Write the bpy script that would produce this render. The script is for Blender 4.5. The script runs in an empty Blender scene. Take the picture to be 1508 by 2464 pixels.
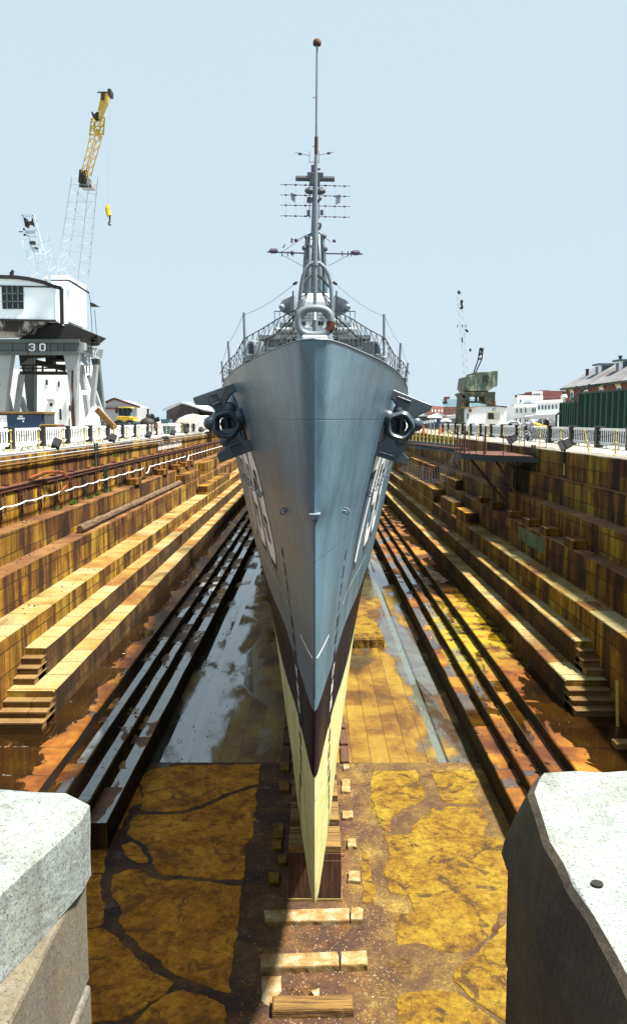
import bpy, bmesh, math, random
import numpy as np
from mathutils import Vector, Matrix
random.seed(7)
R = math.radians
S = bpy.context.scene
C = S.collection
TH = R(6.34); ct, st = math.cos(TH), math.sin(TH); F = 1998.0

# ---- measuring helpers: survey of the photograph turned into metres (x right, y ahead, z up, camera eye at 0,0,0)
def P(x, y, Y):
    t = (y-1232)/F
    h = Y*(st+t*ct)/(ct-t*st)
    L = Y*ct+h*st
    return Vector(((x-757)/F*L, Y, -h))
def G(x, y, h):
    t = (y-1232)/F
    Y = h*(ct-t*st)/(st+t*ct)
    L = Y*ct+h*st
    return Vector(((x-757)/F*L, Y, -h))

# ---- object helpers
def link(o, parent=None):
    C.objects.link(o)
    if parent is not None: o.parent = parent
    return o
def tag(o, label=None, cat=None, group=None, kind=None):
    if label: o['label'] = label
    if cat: o['category'] = cat
    if group: o['group'] = group
    if kind: o['kind'] = kind
    return o
def thing(name, label, cat, loc=(0,0,0), rz=0, group=None):
    o = bpy.data.objects.new(name, None); o.location = loc; o.rotation_euler = (0,0,rz)
    o.empty_display_size = .3
    link(o); return tag(o, label, cat, group)
def copy_tree(o, parent=None):
    c = o.copy(); link(c)
    c.parent = parent
    for ch in list(o.children): copy_tree(ch, c)
    return c
class MB:
    def __init__(s): s.v=[]; s.f=[]
    def add(s, vs, fs):
        n=len(s.v); s.v += [tuple(v) for v in vs]; s.f += [tuple(i+n for i in f) for f in fs]; return s
    def box(s, c, d, M=None):
        hx,hy,hz=d[0]/2,d[1]/2,d[2]/2
        vs=[Vector((x*hx,y*hy,z*hz)) for z in (-1,1) for y in (-1,1) for x in (-1,1)]
        if M is not None: vs=[M@v for v in vs]
        vs=[v+Vector(c) for v in vs]
        return s.add(vs,[(0,2,3,1),(4,5,7,6),(0,1,5,4),(2,6,7,3),(0,4,6,2),(1,3,7,5)])
    def bx(s, x0,x1,y0,y1,z0,z1):
        return s.box(((x0+x1)/2,(y0+y1)/2,(z0+z1)/2),(abs(x1-x0),abs(y1-y0),abs(z1-z0)))
    def prism(s, pts, off):
        off=Vector(off); n=len(pts); pts=[Vector(p) for p in pts]
        vs=pts+[p+off for p in pts]
        fs=[tuple(range(n))[::-1],tuple(range(n,2*n))]+[(i,(i+1)%n,n+(i+1)%n,n+i) for i in range(n)]
        return s.add(vs,fs)
    def poly(s, pts): return s.add(pts,[tuple(range(len(pts)))])
    def bar(s, a, b, w, d=None):
        a,b=Vector(a),Vector(b); d=d or w; t=(b-a); L=t.length
        if L<1e-6: return s
        q=t.to_track_quat('Z','Y').to_matrix()
        return s.box((a+b)/2,(w,d,L),q)
    def cyl(s, a, b, r0, r1=None, n=8, cap=True):
        a,b=Vector(a),Vector(b); r1=r0 if r1 is None else r1
        q=(b-a).to_track_quat('Z','Y').to_matrix(); vs=[]
        for p,r in ((a,r0),(b,r1)):
            for i in range(n):
                an=2*math.pi*i/n; vs.append(p+q@Vector((r*math.cos(an),r*math.sin(an),0)))
        fs=[(i,(i+1)%n,n+(i+1)%n,n+i) for i in range(n)]
        if cap: fs+=[tuple(range(n))[::-1],tuple(range(n,2*n))]
        return s.add(vs,fs)
    def tube(s, pts, r, n=6, closed=False, flat=1.0):
        pts=[Vector(p) for p in pts]; m=len(pts); vs=[]
        rs = r if isinstance(r,(list,tuple)) else [r]*m
        up=Vector((0.013,0.02,1)); prev=None
        for i,p in enumerate(pts):
            if closed: t=pts[(i+1)%m]-pts[i-1]
            else: t=pts[min(i+1,m-1)]-pts[max(i-1,0)]
            t.normalize()
            if prev is None:
                u=t.cross(up)
                if u.length<.1: u=t.cross(Vector((1,0,0)))
            else: u=prev-t*prev.dot(t)
            u.normalize(); prev=u; w=t.cross(u)
            for k in range(n):
                a=2*math.pi*k/n; vs.append(p+u*math.cos(a)*rs[i]+w*math.sin(a)*rs[i]*flat)
        fs=[]
        for i in range(m if closed else m-1):
            j=(i+1)%m
            for k in range(n): fs.append((i*n+k,i*n+(k+1)%n,j*n+(k+1)%n,j*n+k))
        if not closed: fs+=[tuple(range(n))[::-1],tuple(range((m-1)*n,m*n))]
        return s.add(vs,fs)
    def ball(s, c, r, n=8, sc=(1,1,1), M=None):
        vs=[];fs=[];c=Vector(c)
        for i in range(n+1):
            th=math.pi*i/n
            for k in range(2*n):
                ph=math.pi*k/n
                v=Vector((r*sc[0]*math.sin(th)*math.cos(ph),r*sc[1]*math.sin(th)*math.sin(ph),r*sc[2]*math.cos(th)))
                vs.append(c+(M@v if M is not None else v))
        m=2*n
        for i in range(n):
            for k in range(m): fs.append((i*m+k,(i+1)*m+k,(i+1)*m+(k+1)%m,i*m+(k+1)%m))
        return s.add(vs,fs)
    def lathe(s, c, prof, n=16, M=None):
        vs=[];c=Vector(c);m=len(prof)
        for r,z in prof:
            for k in range(n):
                a=2*math.pi*k/n; v=Vector((r*math.cos(a),r*math.sin(a),z)); vs.append(c+(M@v if M is not None else v))
        fs=[(i*n+k,i*n+(k+1)%n,(i+1)*n+(k+1)%n,(i+1)*n+k) for i in range(m-1) for k in range(n)]
        return s.add(vs,fs)
    def comps(s):
        par=list(range(len(s.v)))
        def fd(i):
            while par[i]!=i: par[i]=par[par[i]]; i=par[i]
            return i
        for f in s.f:
            for q in f[1:]: par[fd(q)]=fd(f[0])
        g={}
        for f in s.f: g.setdefault(fd(f[0]),[]).append(f)
        out=[]
        for fs in g.values():
            ids=sorted({i for f in fs for i in f}); mp={k:n for n,k in enumerate(ids)}
            m=MB(); m.v=[s.v[i] for i in ids]; m.f=[tuple(mp[i] for i in f) for f in fs]; out.append(m)
        return out
    def build(s, name, mat, parent=None, smooth=False, bevel=0, seg=2, angle=40, origin=None):
        me=bpy.data.meshes.new(name)
        vs=s.v
        if origin is not None: vs=[tuple(Vector(v)-Vector(origin)) for v in vs]
        me.from_pydata(vs,[],s.f); me.update()
        bm=bmesh.new(); bm.from_mesh(me)
        bmesh.ops.remove_doubles(bm,verts=bm.verts,dist=1e-5)
        bmesh.ops.recalc_face_normals(bm,faces=bm.faces); bm.to_mesh(me); bm.free()
        for m in (mat if isinstance(mat,list) else [mat]): me.materials.append(m)
        o=bpy.data.objects.new(name,me); link(o,parent)
        if origin is not None: o.location=origin
        if smooth:
            me.shade_smooth()
            try: me.set_sharp_from_angle(angle=R(angle))
            except Exception: pass
        if bevel:
            b=o.modifiers.new('bevel','BEVEL'); b.width=bevel; b.segments=seg; b.limit_method='ANGLE'; b.angle_limit=R(35)
        return o
def solid(name, mb, mat, label, cat, group=None, kind=None, **k):
    return tag(mb.build(name, mat, None, **k), label, cat, group, kind)

# ---- node helpers
KEEP=[('white',.95),('pale_boom',.78),('galvanised',.7),('granite_block',.43),('granite_pier',.33),('ship_white',.8),('pale_steel',.6),('lime',.9),('yellow',.62),('pink',.62),('blue_slate',.42),('quay',.62)]
TINT=[('stone_steps',(1.25,1.1,.75)),('stone_riser',(1.08,1.0,.55)),('stone_tread_w',(1.1,.98,.62)),('stone_tread',(1.08,.98,.66)),('stone_shelf',(1.15,.95,.6)),('floor_slab_r',(.98,1.0,.40)),('floor_slab',(1.08,.95,.38)),('dock_floor',(1.0,1.03,.62)),('hull',(.86,1.0,1.05)),('granite_block',(.86,1.0,1.07)),('crane_white',(.93,1.0,1.03)),('slate_roof',(.95,1,.95))]
ALB={'hull_paint':.74,'stone_riser_slimy':.2,'crane_white_paint':1.15,'shade_dark_granite':.27,'stone_riser':.42,'stone_riser_tidal':.34,'stone_tread':.35,'floor_slab_rust':.27,'floor_slab_brown':.95,'dock_floor_stone':.35,'green_container_paint':.9,'rope':1}
class NT:
    def __init__(s, name):
        s.m=bpy.data.materials.new(name); s.m.use_nodes=True; s.t=s.m.node_tree; s.t.nodes.clear()
        s.out=s.n('ShaderNodeOutputMaterial'); s.b=s.n('ShaderNodeBsdfPrincipled'); s.l(s.b.outputs[0],s.out.inputs[0])
        s.co=s.n('ShaderNodeTexCoord').outputs['Object']
        s.geo=s.n('ShaderNodeNewGeometry').outputs['Position']
    def n(s,t): return s.t.nodes.new(t)
    def l(s,a,b): s.t.links.new(a,b)
    def put(s,sock,v):
        if hasattr(v,'is_output') or isinstance(v,bpy.types.NodeSocket): s.l(v,sock)
        else: sock.default_value = v
    def map(s,v,sc=(1,1,1),loc=(0,0,0),rot=(0,0,0)):
        m=s.n('ShaderNodeMapping'); s.l(v,m.inputs[0]); m.inputs['Location'].default_value=loc
        m.inputs['Rotation'].default_value=rot; m.inputs['Scale'].default_value=sc; return m.outputs[0]
    def noise(s,v,sc,det=4,ro=.55,dist=0):
        n=s.n('ShaderNodeTexNoise'); s.l(v,n.inputs['Vector']); n.inputs['Scale'].default_value=sc
        n.inputs['Detail'].default_value=det; n.inputs['Roughness'].default_value=ro; n.inputs['Distortion'].default_value=dist
        return n.outputs[0]
    def voro(s,v,sc,feat='F1'):
        n=s.n('ShaderNodeTexVoronoi'); n.feature=feat; s.l(v,n.inputs['Vector']); n.inputs['Scale'].default_value=sc; return n.outputs[0]
    def ramp(s,f,stops,interp='LINEAR'):
        n=s.n('ShaderNodeValToRGB'); s.put(n.inputs[0],f); cr=n.color_ramp; cr.interpolation=interp
        while len(cr.elements)<len(stops): cr.elements.new(.5)
        for e,(p,c) in zip(cr.elements,stops):
            e.position=p; e.color=(c,c,c,1) if isinstance(c,(int,float)) else (*c,1)
        return n.outputs[0]
    def mix(s,f,a,b,mode='MIX'):
        n=s.n('ShaderNodeMix'); n.data_type='RGBA'; n.blend_type=mode; n.clamp_result=False
        s.put(n.inputs[0],f)
        for i,v in ((6,a),(7,b)):
            if isinstance(v,tuple): v=(*v,1)
            if isinstance(v,(int,float)): v=(v,v,v,1)
            s.put(n.inputs[i],v)
        return n.outputs[2]
    def math(s,op,a,b=0.0,clamp=False):
        n=s.n('ShaderNodeMath'); n.operation=op; n.use_clamp=clamp; s.put(n.inputs[0],a); s.put(n.inputs[1],b); return n.outputs[0]
    def sep(s,v):
        n=s.n('ShaderNodeSeparateXYZ'); s.l(v,n.inputs[0]); return n.outputs
    def comb(s,x,y,z):
        n=s.n('ShaderNodeCombineXYZ')
        for i,v in enumerate((x,y,z)): s.put(n.inputs[i],v)
        return n.outputs[0]
    def brick(s,v,w,h,mort=.012,smooth=.1,off=.5):
        n=s.n('ShaderNodeTexBrick'); s.l(v,n.inputs['Vector']); n.inputs['Scale'].default_value=1
        n.inputs['Brick Width'].default_value=w; n.inputs['Row Height'].default_value=h
        n.inputs['Mortar Size'].default_value=mort; n.inputs['Mortar Smooth'].default_value=smooth; n.offset=off
        n.inputs['Color1'].default_value=(0,0,0,1); n.inputs['Color2'].default_value=(1,1,1,1); n.inputs['Mortar'].default_value=(.5,.5,.5,1)
        return n.outputs['Color'],n.outputs['Fac']
    def bump(s,h,str_=.5,dist=.02,prev=None):
        n=s.n('ShaderNodeBump'); n.inputs['Strength'].default_value=str_; n.inputs['Distance'].default_value=dist
        s.l(h,n.inputs['Height'])
        if prev is not None: s.l(prev,n.inputs['Normal'])
        return n.outputs[0]
    def fin(s,col=None,rough=.6,metal=0.0,nor=None,spec=None,ior=None):
        b=s.b
        if col is not None:
            tn=next((v for q,v in TINT if q in s.m.name),(1,1,1))
            k=ALB.get(s.m.name,next((v for q,v in KEEP if q in s.m.name),.44))
            if isinstance(col,tuple): col=tuple(q*k*u for q,u in zip(col,tn))+(1,)
            else: col=s.mix(1.0,col,tuple(k*u for u in tn),'MULTIPLY')
            s.put(b.inputs['Base Color'],col)
        s.put(b.inputs['Roughness'],rough); s.put(b.inputs['Metallic'],metal)
        if nor is not None: s.l(nor,b.inputs['Normal'])
        if spec is not None: s.put(b.inputs['Specular IOR Level'],spec)
        if ior is not None: s.put(b.inputs['IOR'],ior)
        return s.m
def paint(name,col,rough=.5,var=.25,rust=None,amt=.6,metal=0.0,sc=1.5,bump=.15):
    n=NT(name); w=n.noise(n.co,sc,6,.6)
    dark=tuple(c*(1-var) for c in col); lite=tuple(min(1,c*(1+var*.6)) for c in col)
    c=n.ramp(w,[(.3,dark),(.7,lite)])
    if rust:
        m=n.noise(n.map(n.co,(1,1,.35)),sc*1.7,8,.7)
        c=n.mix(n.ramp(m,[(amt,0.0),(amt+.05,1.0)]),c,rust)
    nor=n.bump(n.noise(n.co,sc*14,4),bump,.01)
    return n.fin(c,rough,metal,nor)
def stone(name, ax, bw, bh, stops, wet=0.0, streak=True, mort=.014, z0=0.0, mortcol=(.035,.022,.012), sc=.35, off=.5, soot=.65, wetx=0.0, bv=.12):
    """ax: two of 'xyz' giving the block courses' own plane"""
    n=NT(name); x=n.sep(n.co); d=dict(x=x[0],y=x[1],z=x[2])
    uv=n.comb(d[ax[0]], n.math('ADD',d[ax[1]],z0), 0.0)
    wob=n.noise(n.co,1.3,3); uv2=n.mix(.018,uv,n.mix(1.0,(0,0,0),n.comb(wob,n.noise(n.co,1.9,3),0.0)),'ADD')
    bc,bf=n.brick(uv2,bw,bh,mort,.3,off)
    big=n.noise(n.co,sc,8,.62,.4)
    f=n.math('ADD',n.math('MULTIPLY',big,.86),n.math('MULTIPLY',bc,bv))
    c=n.ramp(f,stops)
    fine=n.noise(n.co,9,6,.7); c=n.mix(.55,c,n.ramp(fine,[(.25,.35),(.75,1.5)]),'MULTIPLY')
    if streak:
        sv=n.noise(n.map(n.co,(1.1,1.5,.14)),.9,7,.66,.15)
        c=n.mix(soot,c,n.ramp(sv,[(.42,(.10,.045,.02)),(.52,(.66,.52,.36)),(.62,(1.1,1.05,.9)),(.75,(1.5,1.45,1.3))]),'MULTIPLY')
    rs=n.noise(n.map(n.co,(.5,.5,.25)),.55,5,.6,.8)
    c=n.mix(n.ramp(rs,[(.55,0.0),(.66,.65)]),c,(.16,.045,.012))
    c=n.mix(n.math('MULTIPLY',bf,.85),c,mortcol)
    rough=.85
    if wet>0:
        pw=n.noise(n.map(n.co,(1.2,.45,1)),.6,5,.6,.5)
        pw=n.math('ADD',pw,n.math('MULTIPLY',n.math('SUBTRACT',bc,.5),.16))
        pw=n.math('ADD',pw,n.math('MULTIPLY',n.math('MULTIPLY',n.math('LESS_THAN',x[0],-4.0),n.math('LESS_THAN',x[0],6.7 if not wetx else -99.0)),n.ramp(n.math('DIVIDE',x[1],60.0),[(.42,.10),(.60,0.0)])))
        if wetx: pw=n.math('ADD',pw,n.ramp(n.math('DIVIDE',n.math('ABSOLUTE',x[0]),10.0),[(.71,0.0),(.79,wetx)]))
        pm=n.ramp(pw,[(.57-wet*.12,0.0),(.60-wet*.12,1.0)])
        al=n.math('MULTIPLY',n.ramp(n.math('DIVIDE',x[0],10.0),[(.56,0.0),(.60,1.0)]),n.ramp(n.math('DIVIDE',x[1],60.0),[(.50,0.0),(.56,1.0),(.68,1.0),(.76,0.0)]))
        al=n.math('MULTIPLY',al,n.ramp(n.noise(n.co,1.1,6,.65),[(.40,0.0),(.52,.9)]))
        c=n.mix(al,c,(.50,.46,.03))
        c=n.mix(pm,c,n.mix(n.mix(al,.93 if wetx else .8,.2),c,(.010,.008,.006)))
        rough=n.mix(pm,.55,.05)
        h=n.mix(pm,n.mix(.5,fine,n.noise(n.co,30,4)),(.5,.5,.5))
        spec=n.mix(pm,.4,1.0); wior=n.mix(pm,1.45,1.33 if wetx else 1.8)
    else: h=n.mix(.4,fine,n.noise(n.co,35,4)); spec=.3
    h2=n.math('SUBTRACT',h,n.math('MULTIPLY',bf,1.2))
    return n.fin(c,rough,0.0,n.bump(h2,.55,.03),spec,wior if wet>0 else None)

M={}
OCH=[(.26,(.035,.018,.006)),(.37,(.17,.070,.010)),(.47,(.42,.22,.022)),(.58,(.66,.46,.05)),(.70,(.70,.56,.13)),(.82,(.70,.60,.34))]
TRD=[(.26,(.10,.045,.015)),(.38,(.36,.17,.04)),(.48,(.56,.36,.11)),(.58,(.66,.52,.25)),(.7,(.70,.64,.46))]
WET=[(.28,(.02,.009,.004)),(.40,(.14,.045,.008)),(.5,(.36,.15,.018)),(.6,(.56,.30,.035)),(.78,(.62,.46,.12))]
DRK=[(.26,(.008,.006,.005)),(.45,(.035,.018,.008)),(.6,(.09,.045,.014)),(.8,(.2,.11,.03))]
M['riser']=stone('stone_riser','yz',2.1,.72,OCH,soot=.95,mort=.024,bv=.18)
M['riser_low']=stone('stone_riser_tidal','yz',1.2,.45,[(.26,(.02,.012,.007)),(.42,(.085,.042,.014)),(.56,(.2,.11,.03)),(.75,(.34,.22,.08))],soot=.8,bv=.25,mort=.02)
M['riser_wet']=stone('stone_riser_slimy','yz',1.2,.45,DRK)
M['tread']=stone('stone_tread','yx',1.5,4.0,TRD,streak=False,off=0,mort=.03,bv=.26)
M['tread_top']=stone('stone_tread_silty','yx',1.9,4.0,[(.26,(.08,.035,.02)),(.42,(.22,.10,.045)),(.56,(.34,.19,.09)),(.75,(.5,.36,.2))],streak=False,off=0)
M['tread_wet']=stone('stone_tread_wet','yx',1.25,4.0,WET,wet=.7,streak=False,off=0,mort=.02,sc=.5)
M['shelf']=stone('stone_shelf','yx',1.9,5.0,WET,wet=.1,wetx=.22,streak=False,off=0,mort=.02,sc=.4)
M['face']=stone('stone_face','xz',1.2,.5,OCH)
M['steps']=stone('stone_steps','xz',2.5,.9,[(.3,(.10,.06,.03)),(.5,(.24,.16,.08)),(.7,(.42,.30,.15))],streak=False)
M['capstone']=stone('granite_coping','yx',2.2,6,[(.3,(.3,.27,.22)),(.5,(.45,.42,.36)),(.7,(.58,.56,.5))],streak=False,off=0)

def granite(name,stops,dirt):
    n=NT(name); v=n.voro(n.co,70); nn=n.noise(n.co,45,5,.8)
    c=n.ramp(nn,stops)
    c=n.mix(n.ramp(n.noise(n.co,1.6,6,.65),[(.45,0.0),(.72,dirt)]),c,(.42,.32,.13))
    c=n.mix(n.ramp(n.noise(n.map(n.co,(5,5,.5)),1.0,6,.7),[(.5,0.0),(.75,.55)]),c,(.10,.065,.035))
    c=n.mix(n.ramp(n.noise(n.co,120,2,.5),[(.60,0.0),(.66,.75)]),c,(.09,.08,.07))
    return n.fin(c,.8,0.0,n.bump(n.mix(.5,nn,n.noise(n.co,9,6,.7)),.7,.015),.3)
M['granite']=granite('granite_block',[(.3,(.30,.29,.25)),(.5,(.58,.58,.54)),(.7,(.78,.79,.77))],.55)
M['granite_low']=granite('granite_pier',[(.3,(.22,.2,.17)),(.5,(.40,.37,.30)),(.7,(.52,.48,.38))],.8)

M['granite_shade']=granite('shade_dark_granite',[(.3,(.07,.06,.05)),(.5,(.15,.12,.10)),(.7,(.24,.20,.16))],.9)  # same granite with shade put into the colour, for the right block's unlit faces
# hull: paint bands at fixed draught heights
def hull_mat():
    n=NT('hull_paint'); z=n.sep(n.co)[2]
    w=n.noise(n.map(n.co,(1,.5,.18)),1.2,6,.65)
    g=n.ramp(w,[(.3,(.085,.150,.195)),(.7,(.19,.285,.37))])
    bk=n.ramp(w,[(.3,(.004,.005,.012)),(.7,(.013,.013,.026))])
    gr=n.ramp(n.noise(n.map(n.co,(1,1,.5)),1.6,5),[(.3,(.74,.66,.26)),(.7,(1.0,.92,.48))])
    c=n.mix(n.math('LESS_THAN',z,-4.26),g,bk)
    c=n.mix(n.math('LESS_THAN',z,-5.42),c,gr)
    st=n.noise(n.map(n.co,(1,3.5,.22)),1.4,7,.7)
    c=n.mix(n.ramp(st,[(.56,0.0),(.68,.45)]),c,(.13,.075,.05))
    c=n.mix(n.ramp(n.noise(n.map(n.co,(1,5,.5)),3.0,5,.7),[(.66,0.0),(.72,.5)]),c,(.40,.42,.44))
    c=n.mix(.35,c,n.ramp(n.noise(n.co,26,4,.6),[(.3,.6),(.7,1.25)]),'MULTIPLY')
    x=n.sep(n.co); _,bf=n.brick(n.comb(x[1],x[2],0.0),5.2,1.95,.010,.4)
    c=n.mix(n.math('MULTIPLY',bf,.35),c,(.03,.035,.04)); h=n.math('SUBTRACT',n.noise(n.map(n.co,(1,.9,.45)),1.3,3),n.math('MULTIPLY',bf,.12))
    nor=n.bump(h,.35,.12); nor=n.bump(n.noise(n.co,40,3),.12,.004,nor)
    return n.fin(c,n.ramp(w,[(.3,.32),(.7,.46)]),0.0,nor,n.mix(n.math('LESS_THAN',z,-4.26),.32,.06))
M['hull']=hull_mat()
M['ship']=paint('ship_light_grey',(.34,.42,.50),.45,.25,(.22,.09,.04),.70)
M['shipwhite']=paint('ship_white_grey',(.62,.68,.74),.45,.15,(.3,.15,.06),.72)
M['shipdark']=paint('ship_dark_grey',(.07,.09,.12),.5,.3)
M['deckp']=paint('deck_paint',(.12,.16,.2),.7,.2)
M['anchor']=paint('anchor_grey',(.10,.15,.20),.32,.3,(.03,.03,.035),.66,bump=.5)
M['mastg']=paint('mast_grey',(.17,.27,.34),.45,.3)
M['wire']=paint('antenna_wire',(.10,.06,.16),.6,.2)
M['rusty']=paint('rust_red',(.20,.05,.018),.8,.5,(.07,.025,.012),.5)
M['rustpole']=paint('rust_brown',(.16,.05,.02),.8,.4)
M['black']=paint('black_plastic',(.012,.012,.018),.45,.3)
M['blackrub']=paint('black_dull',(.015,.013,.013),.8,.3)
M['white']=paint('white_paint',(.80,.83,.86),.5,.08)
M['crwhite']=paint('crane_white_paint',(.72,.78,.82),.5,.14,(.05,.03,.015),.70,sc=.35)
M['craneg']=paint('crane_grey_green',(.15,.20,.21),.55,.3,(.12,.05,.02),.62,sc=.5)
M['cranel']=paint('crane_pale_steel',(.44,.49,.53),.5,.2,(.22,.10,.04),.60,sc=.5)
M['craned']=paint('crane_dark_steel',(.02,.02,.022),.7,.4,(.08,.05,.02),.6)
M['pale']=paint('pale_boom_steel',(.42,.52,.62),.7,.06)
M['yellow']=paint('yellow_paint',(.78,.55,.04),.45,.2,(.3,.14,.03),.68)
M['yellowpale']=paint('yellow_post_paint',(.75,.60,.14),.5,.2,(.3,.18,.06),.62,sc=4)
M['blue']=paint('blue_skip_paint',(.01,.07,.20),.45,.3)
M['red']=paint('red_box_paint',(.42,.06,.03),.6,.2)
M['glass']=paint('dark_glass',(.02,.03,.04),.08,.3,bump=0)
M['glassg']=paint('green_glass',(.03,.16,.15),.08,.4,bump=0)
M['green']=paint('green_container_paint',(.006,.055,.034),.75,.3)
M['dgreen']=paint('dark_green_paint',(.02,.06,.045),.6,.3)
M['brick']=None
def brickm(name,c1,c2,bw=.5,bh=.16,ax='xz'):
    n=NT(name); x=n.sep(n.co); d=dict(x=x[0],y=x[1],z=x[2])
    bc,bf=n.brick(n.comb(d[ax[0]],d[ax[1]],0.0),bw,bh,.02)
    c=n.ramp(n.math('ADD',n.math('MULTIPLY',bc,.5),n.math('MULTIPLY',n.noise(n.co,.6,4),.5)),[(.2,c1),(.8,c2)])
    return n.fin(n.mix(n.math('MULTIPLY',bf,.4),c,(.4,.33,.28)),.85)
M['brick']=brickm('red_brick',(.17,.03,.018),(.33,.07,.04))
M['brickf']=brickm('pink_brick',(.42,.18,.15),(.58,.27,.22),1.2,.5)
M['slate']=stone('slate_roof','xz',.8,.25,[(.3,(.28,.28,.33)),(.5,(.42,.42,.48)),(.7,(.6,.6,.66))],streak=False,mortcol=(.16,.15,.2))
M['slateb']=paint('blue_slate',(.10,.22,.29),.6,.3)
M['wood']=None
def planks(name,a,b,ax='x',w=.25,sc=1.0,g=.25):
    gk=g
    n=NT(name); x=n.sep(n.co); d=dict(x=x[0],y=x[1],z=x[2])
    u=n.comb(n.math('MULTIPLY',d[ax],1.0/w),0.0,0.0)
    st=n.n('ShaderNodeMath'); st.operation='FRACT'; n.l(n.math('MULTIPLY',d[ax],1.0/w),st.inputs[0])
    gap=n.ramp(st.outputs[0],[(0.0,0.0),(.08,1.0),(.92,1.0),(1.0,0.0)])
    g=n.noise(n.map(n.co,(6,6,6) if ax!='x' else (8,8,.7)),sc,6,.7)
    c=n.ramp(g,[(.3,a),(.7,b)]); c=n.mix(1.0,c,n.mix(gap,(gk,gk,gk),(1,1,1)),'MULTIPLY')
    return n.fin(c,.8,0.0,n.bump(n.math('ADD',g,gap),.5,.02))
M['wood']=planks('grey_planks',(.045,.035,.05),(.13,.105,.12))
M['clad']=planks('white_cladding',(.72,.76,.80),(.85,.88,.9),'x',.4,g=.8)
M['galv']=planks('galvanised_sheet',(.36,.38,.42),(.52,.54,.60),'x',.5,g=.75)
M['corr']=planks('corrugated_grey',(.16,.25,.32),(.25,.36,.44),'x',.14)
def timber(name,a,b,axis=(1,14,14)):
    n=NT(name); g=n.noise(n.map(n.co,axis),1.4,7,.7,.4)
    c=n.ramp(g,[(.34,a),(.52,b),(.72,tuple(min(1,q*1.8) for q in b))])
    return n.fin(c,.85,0.0,n.bump(g,.9,.05))
M['timber']=timber('old_timber',(.05,.02,.005),(.34,.18,.035))
M['log']=timber('rotten_log',(.015,.009,.005),(.22,.13,.06),(5,.8,5))
M['kblock']=timber('block_timber',(.06,.022,.012),(.16,.065,.035),(6,6,.6))
M['kblock2']=timber('cap_timber_brown',(.08,.04,.012),(.34,.20,.05),(.6,8,8))
M['ktop']=timber('block_cap_timber',(.14,.09,.02),(.40,.28,.07))
def noisy(name,stops,sc=3,rough=.9,bump=.6,dist=.03,spec=.3,det=8):
    n=NT(name); g=n.noise(n.co,sc,det,.68,.3); f=n.noise(n.co,sc*9,4,.7)
    c=n.ramp(g,stops); c=n.mix(.5,c,n.ramp(f,[(.3,.45),(.7,1.4)]),'MULTIPLY')
    return n.fin(c,rough,0.0,n.bump(n.mix(.5,g,f),bump,dist),spec)
SLAB=[(.28,(.08,.030,.008)),(.42,(.26,.11,.016)),(.54,(.44,.22,.028)),(.68,(.60,.38,.07)),(.82,(.72,.62,.34))]
def slabmat(name,st):
    n=NT(name); g=n.noise(n.co,.9,8,.72,.6); f=n.noise(n.co,6,8,.75); p=n.noise(n.co,26,5,.7)
    c=n.ramp(n.math('ADD',n.math('MULTIPLY',g,.7),n.math('MULTIPLY',f,.3)),st)
    c=n.mix(.8,c,n.ramp(f,[(.32,(.35,.24,.16)),(.48,(.95,.9,.8)),(.7,(1.35,1.35,1.4))]),'MULTIPLY')
    c=n.mix(n.ramp(p,[(.62,0.0),(.70,.8)]),c,(.05,.025,.012)); c=n.mix(n.ramp(p,[(.26,.7),(.32,0.0)]),c,(.75,.68,.5))
    c=n.mix(n.ramp(n.noise(n.co,1.7,6,.7,1.0),[(.545,0.0),(.60,.85)]),c,(.13,.06,.028))
    return n.fin(c,.8,0.0,n.bump(n.mix(.5,f,p),1.0,.04),.3)
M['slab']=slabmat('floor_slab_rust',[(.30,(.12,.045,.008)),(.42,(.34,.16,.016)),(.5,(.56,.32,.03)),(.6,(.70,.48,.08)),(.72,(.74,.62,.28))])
M['slabd']=slabmat('floor_slab_brown',[(.30,(.07,.028,.008)),(.42,(.22,.095,.012)),(.52,(.38,.18,.02)),(.64,(.52,.30,.05)),(.8,(.58,.44,.18))])  # left slabs lightened: sky fill in the ship's shadow put into their colour
M['stoneb']=noisy('rubble_stone',[(.3,(.30,.15,.05)),(.48,(.52,.34,.12)),(.62,(.66,.56,.38)),(.8,(.75,.72,.68))],4,.75,.8,.03)
M['weed']=noisy('weeds',[(.3,(.05,.12,.01)),(.7,(.22,.32,.03))],6)
M['net']=paint('net_cord',(.10,.09,.09),.9,.2)
M['rope']=paint('dark_rope',(.02,.025,.02),.9,.4)
M['hose']=paint('white_hose',(.80,.82,.84),.5,.1)
M['orange']=paint('orange_hose',(.55,.12,.04),.6,.2)
M['grass']=M['weed']

# ---- camera
cam=bpy.data.cameras.new('camera'); co=bpy.data.objects.new('camera',cam); link(co)
cam.sensor_fit='VERTICAL'; cam.sensor_height=24; cam.lens=F/2464*24; cam.clip_start=.05; cam.clip_end=6000
co.location=(0,0,0); co.rotation_euler=(R(90)-TH,0,R(.086)); S.camera=co
S.render.resolution_x=626; S.render.resolution_y=1024
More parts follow.
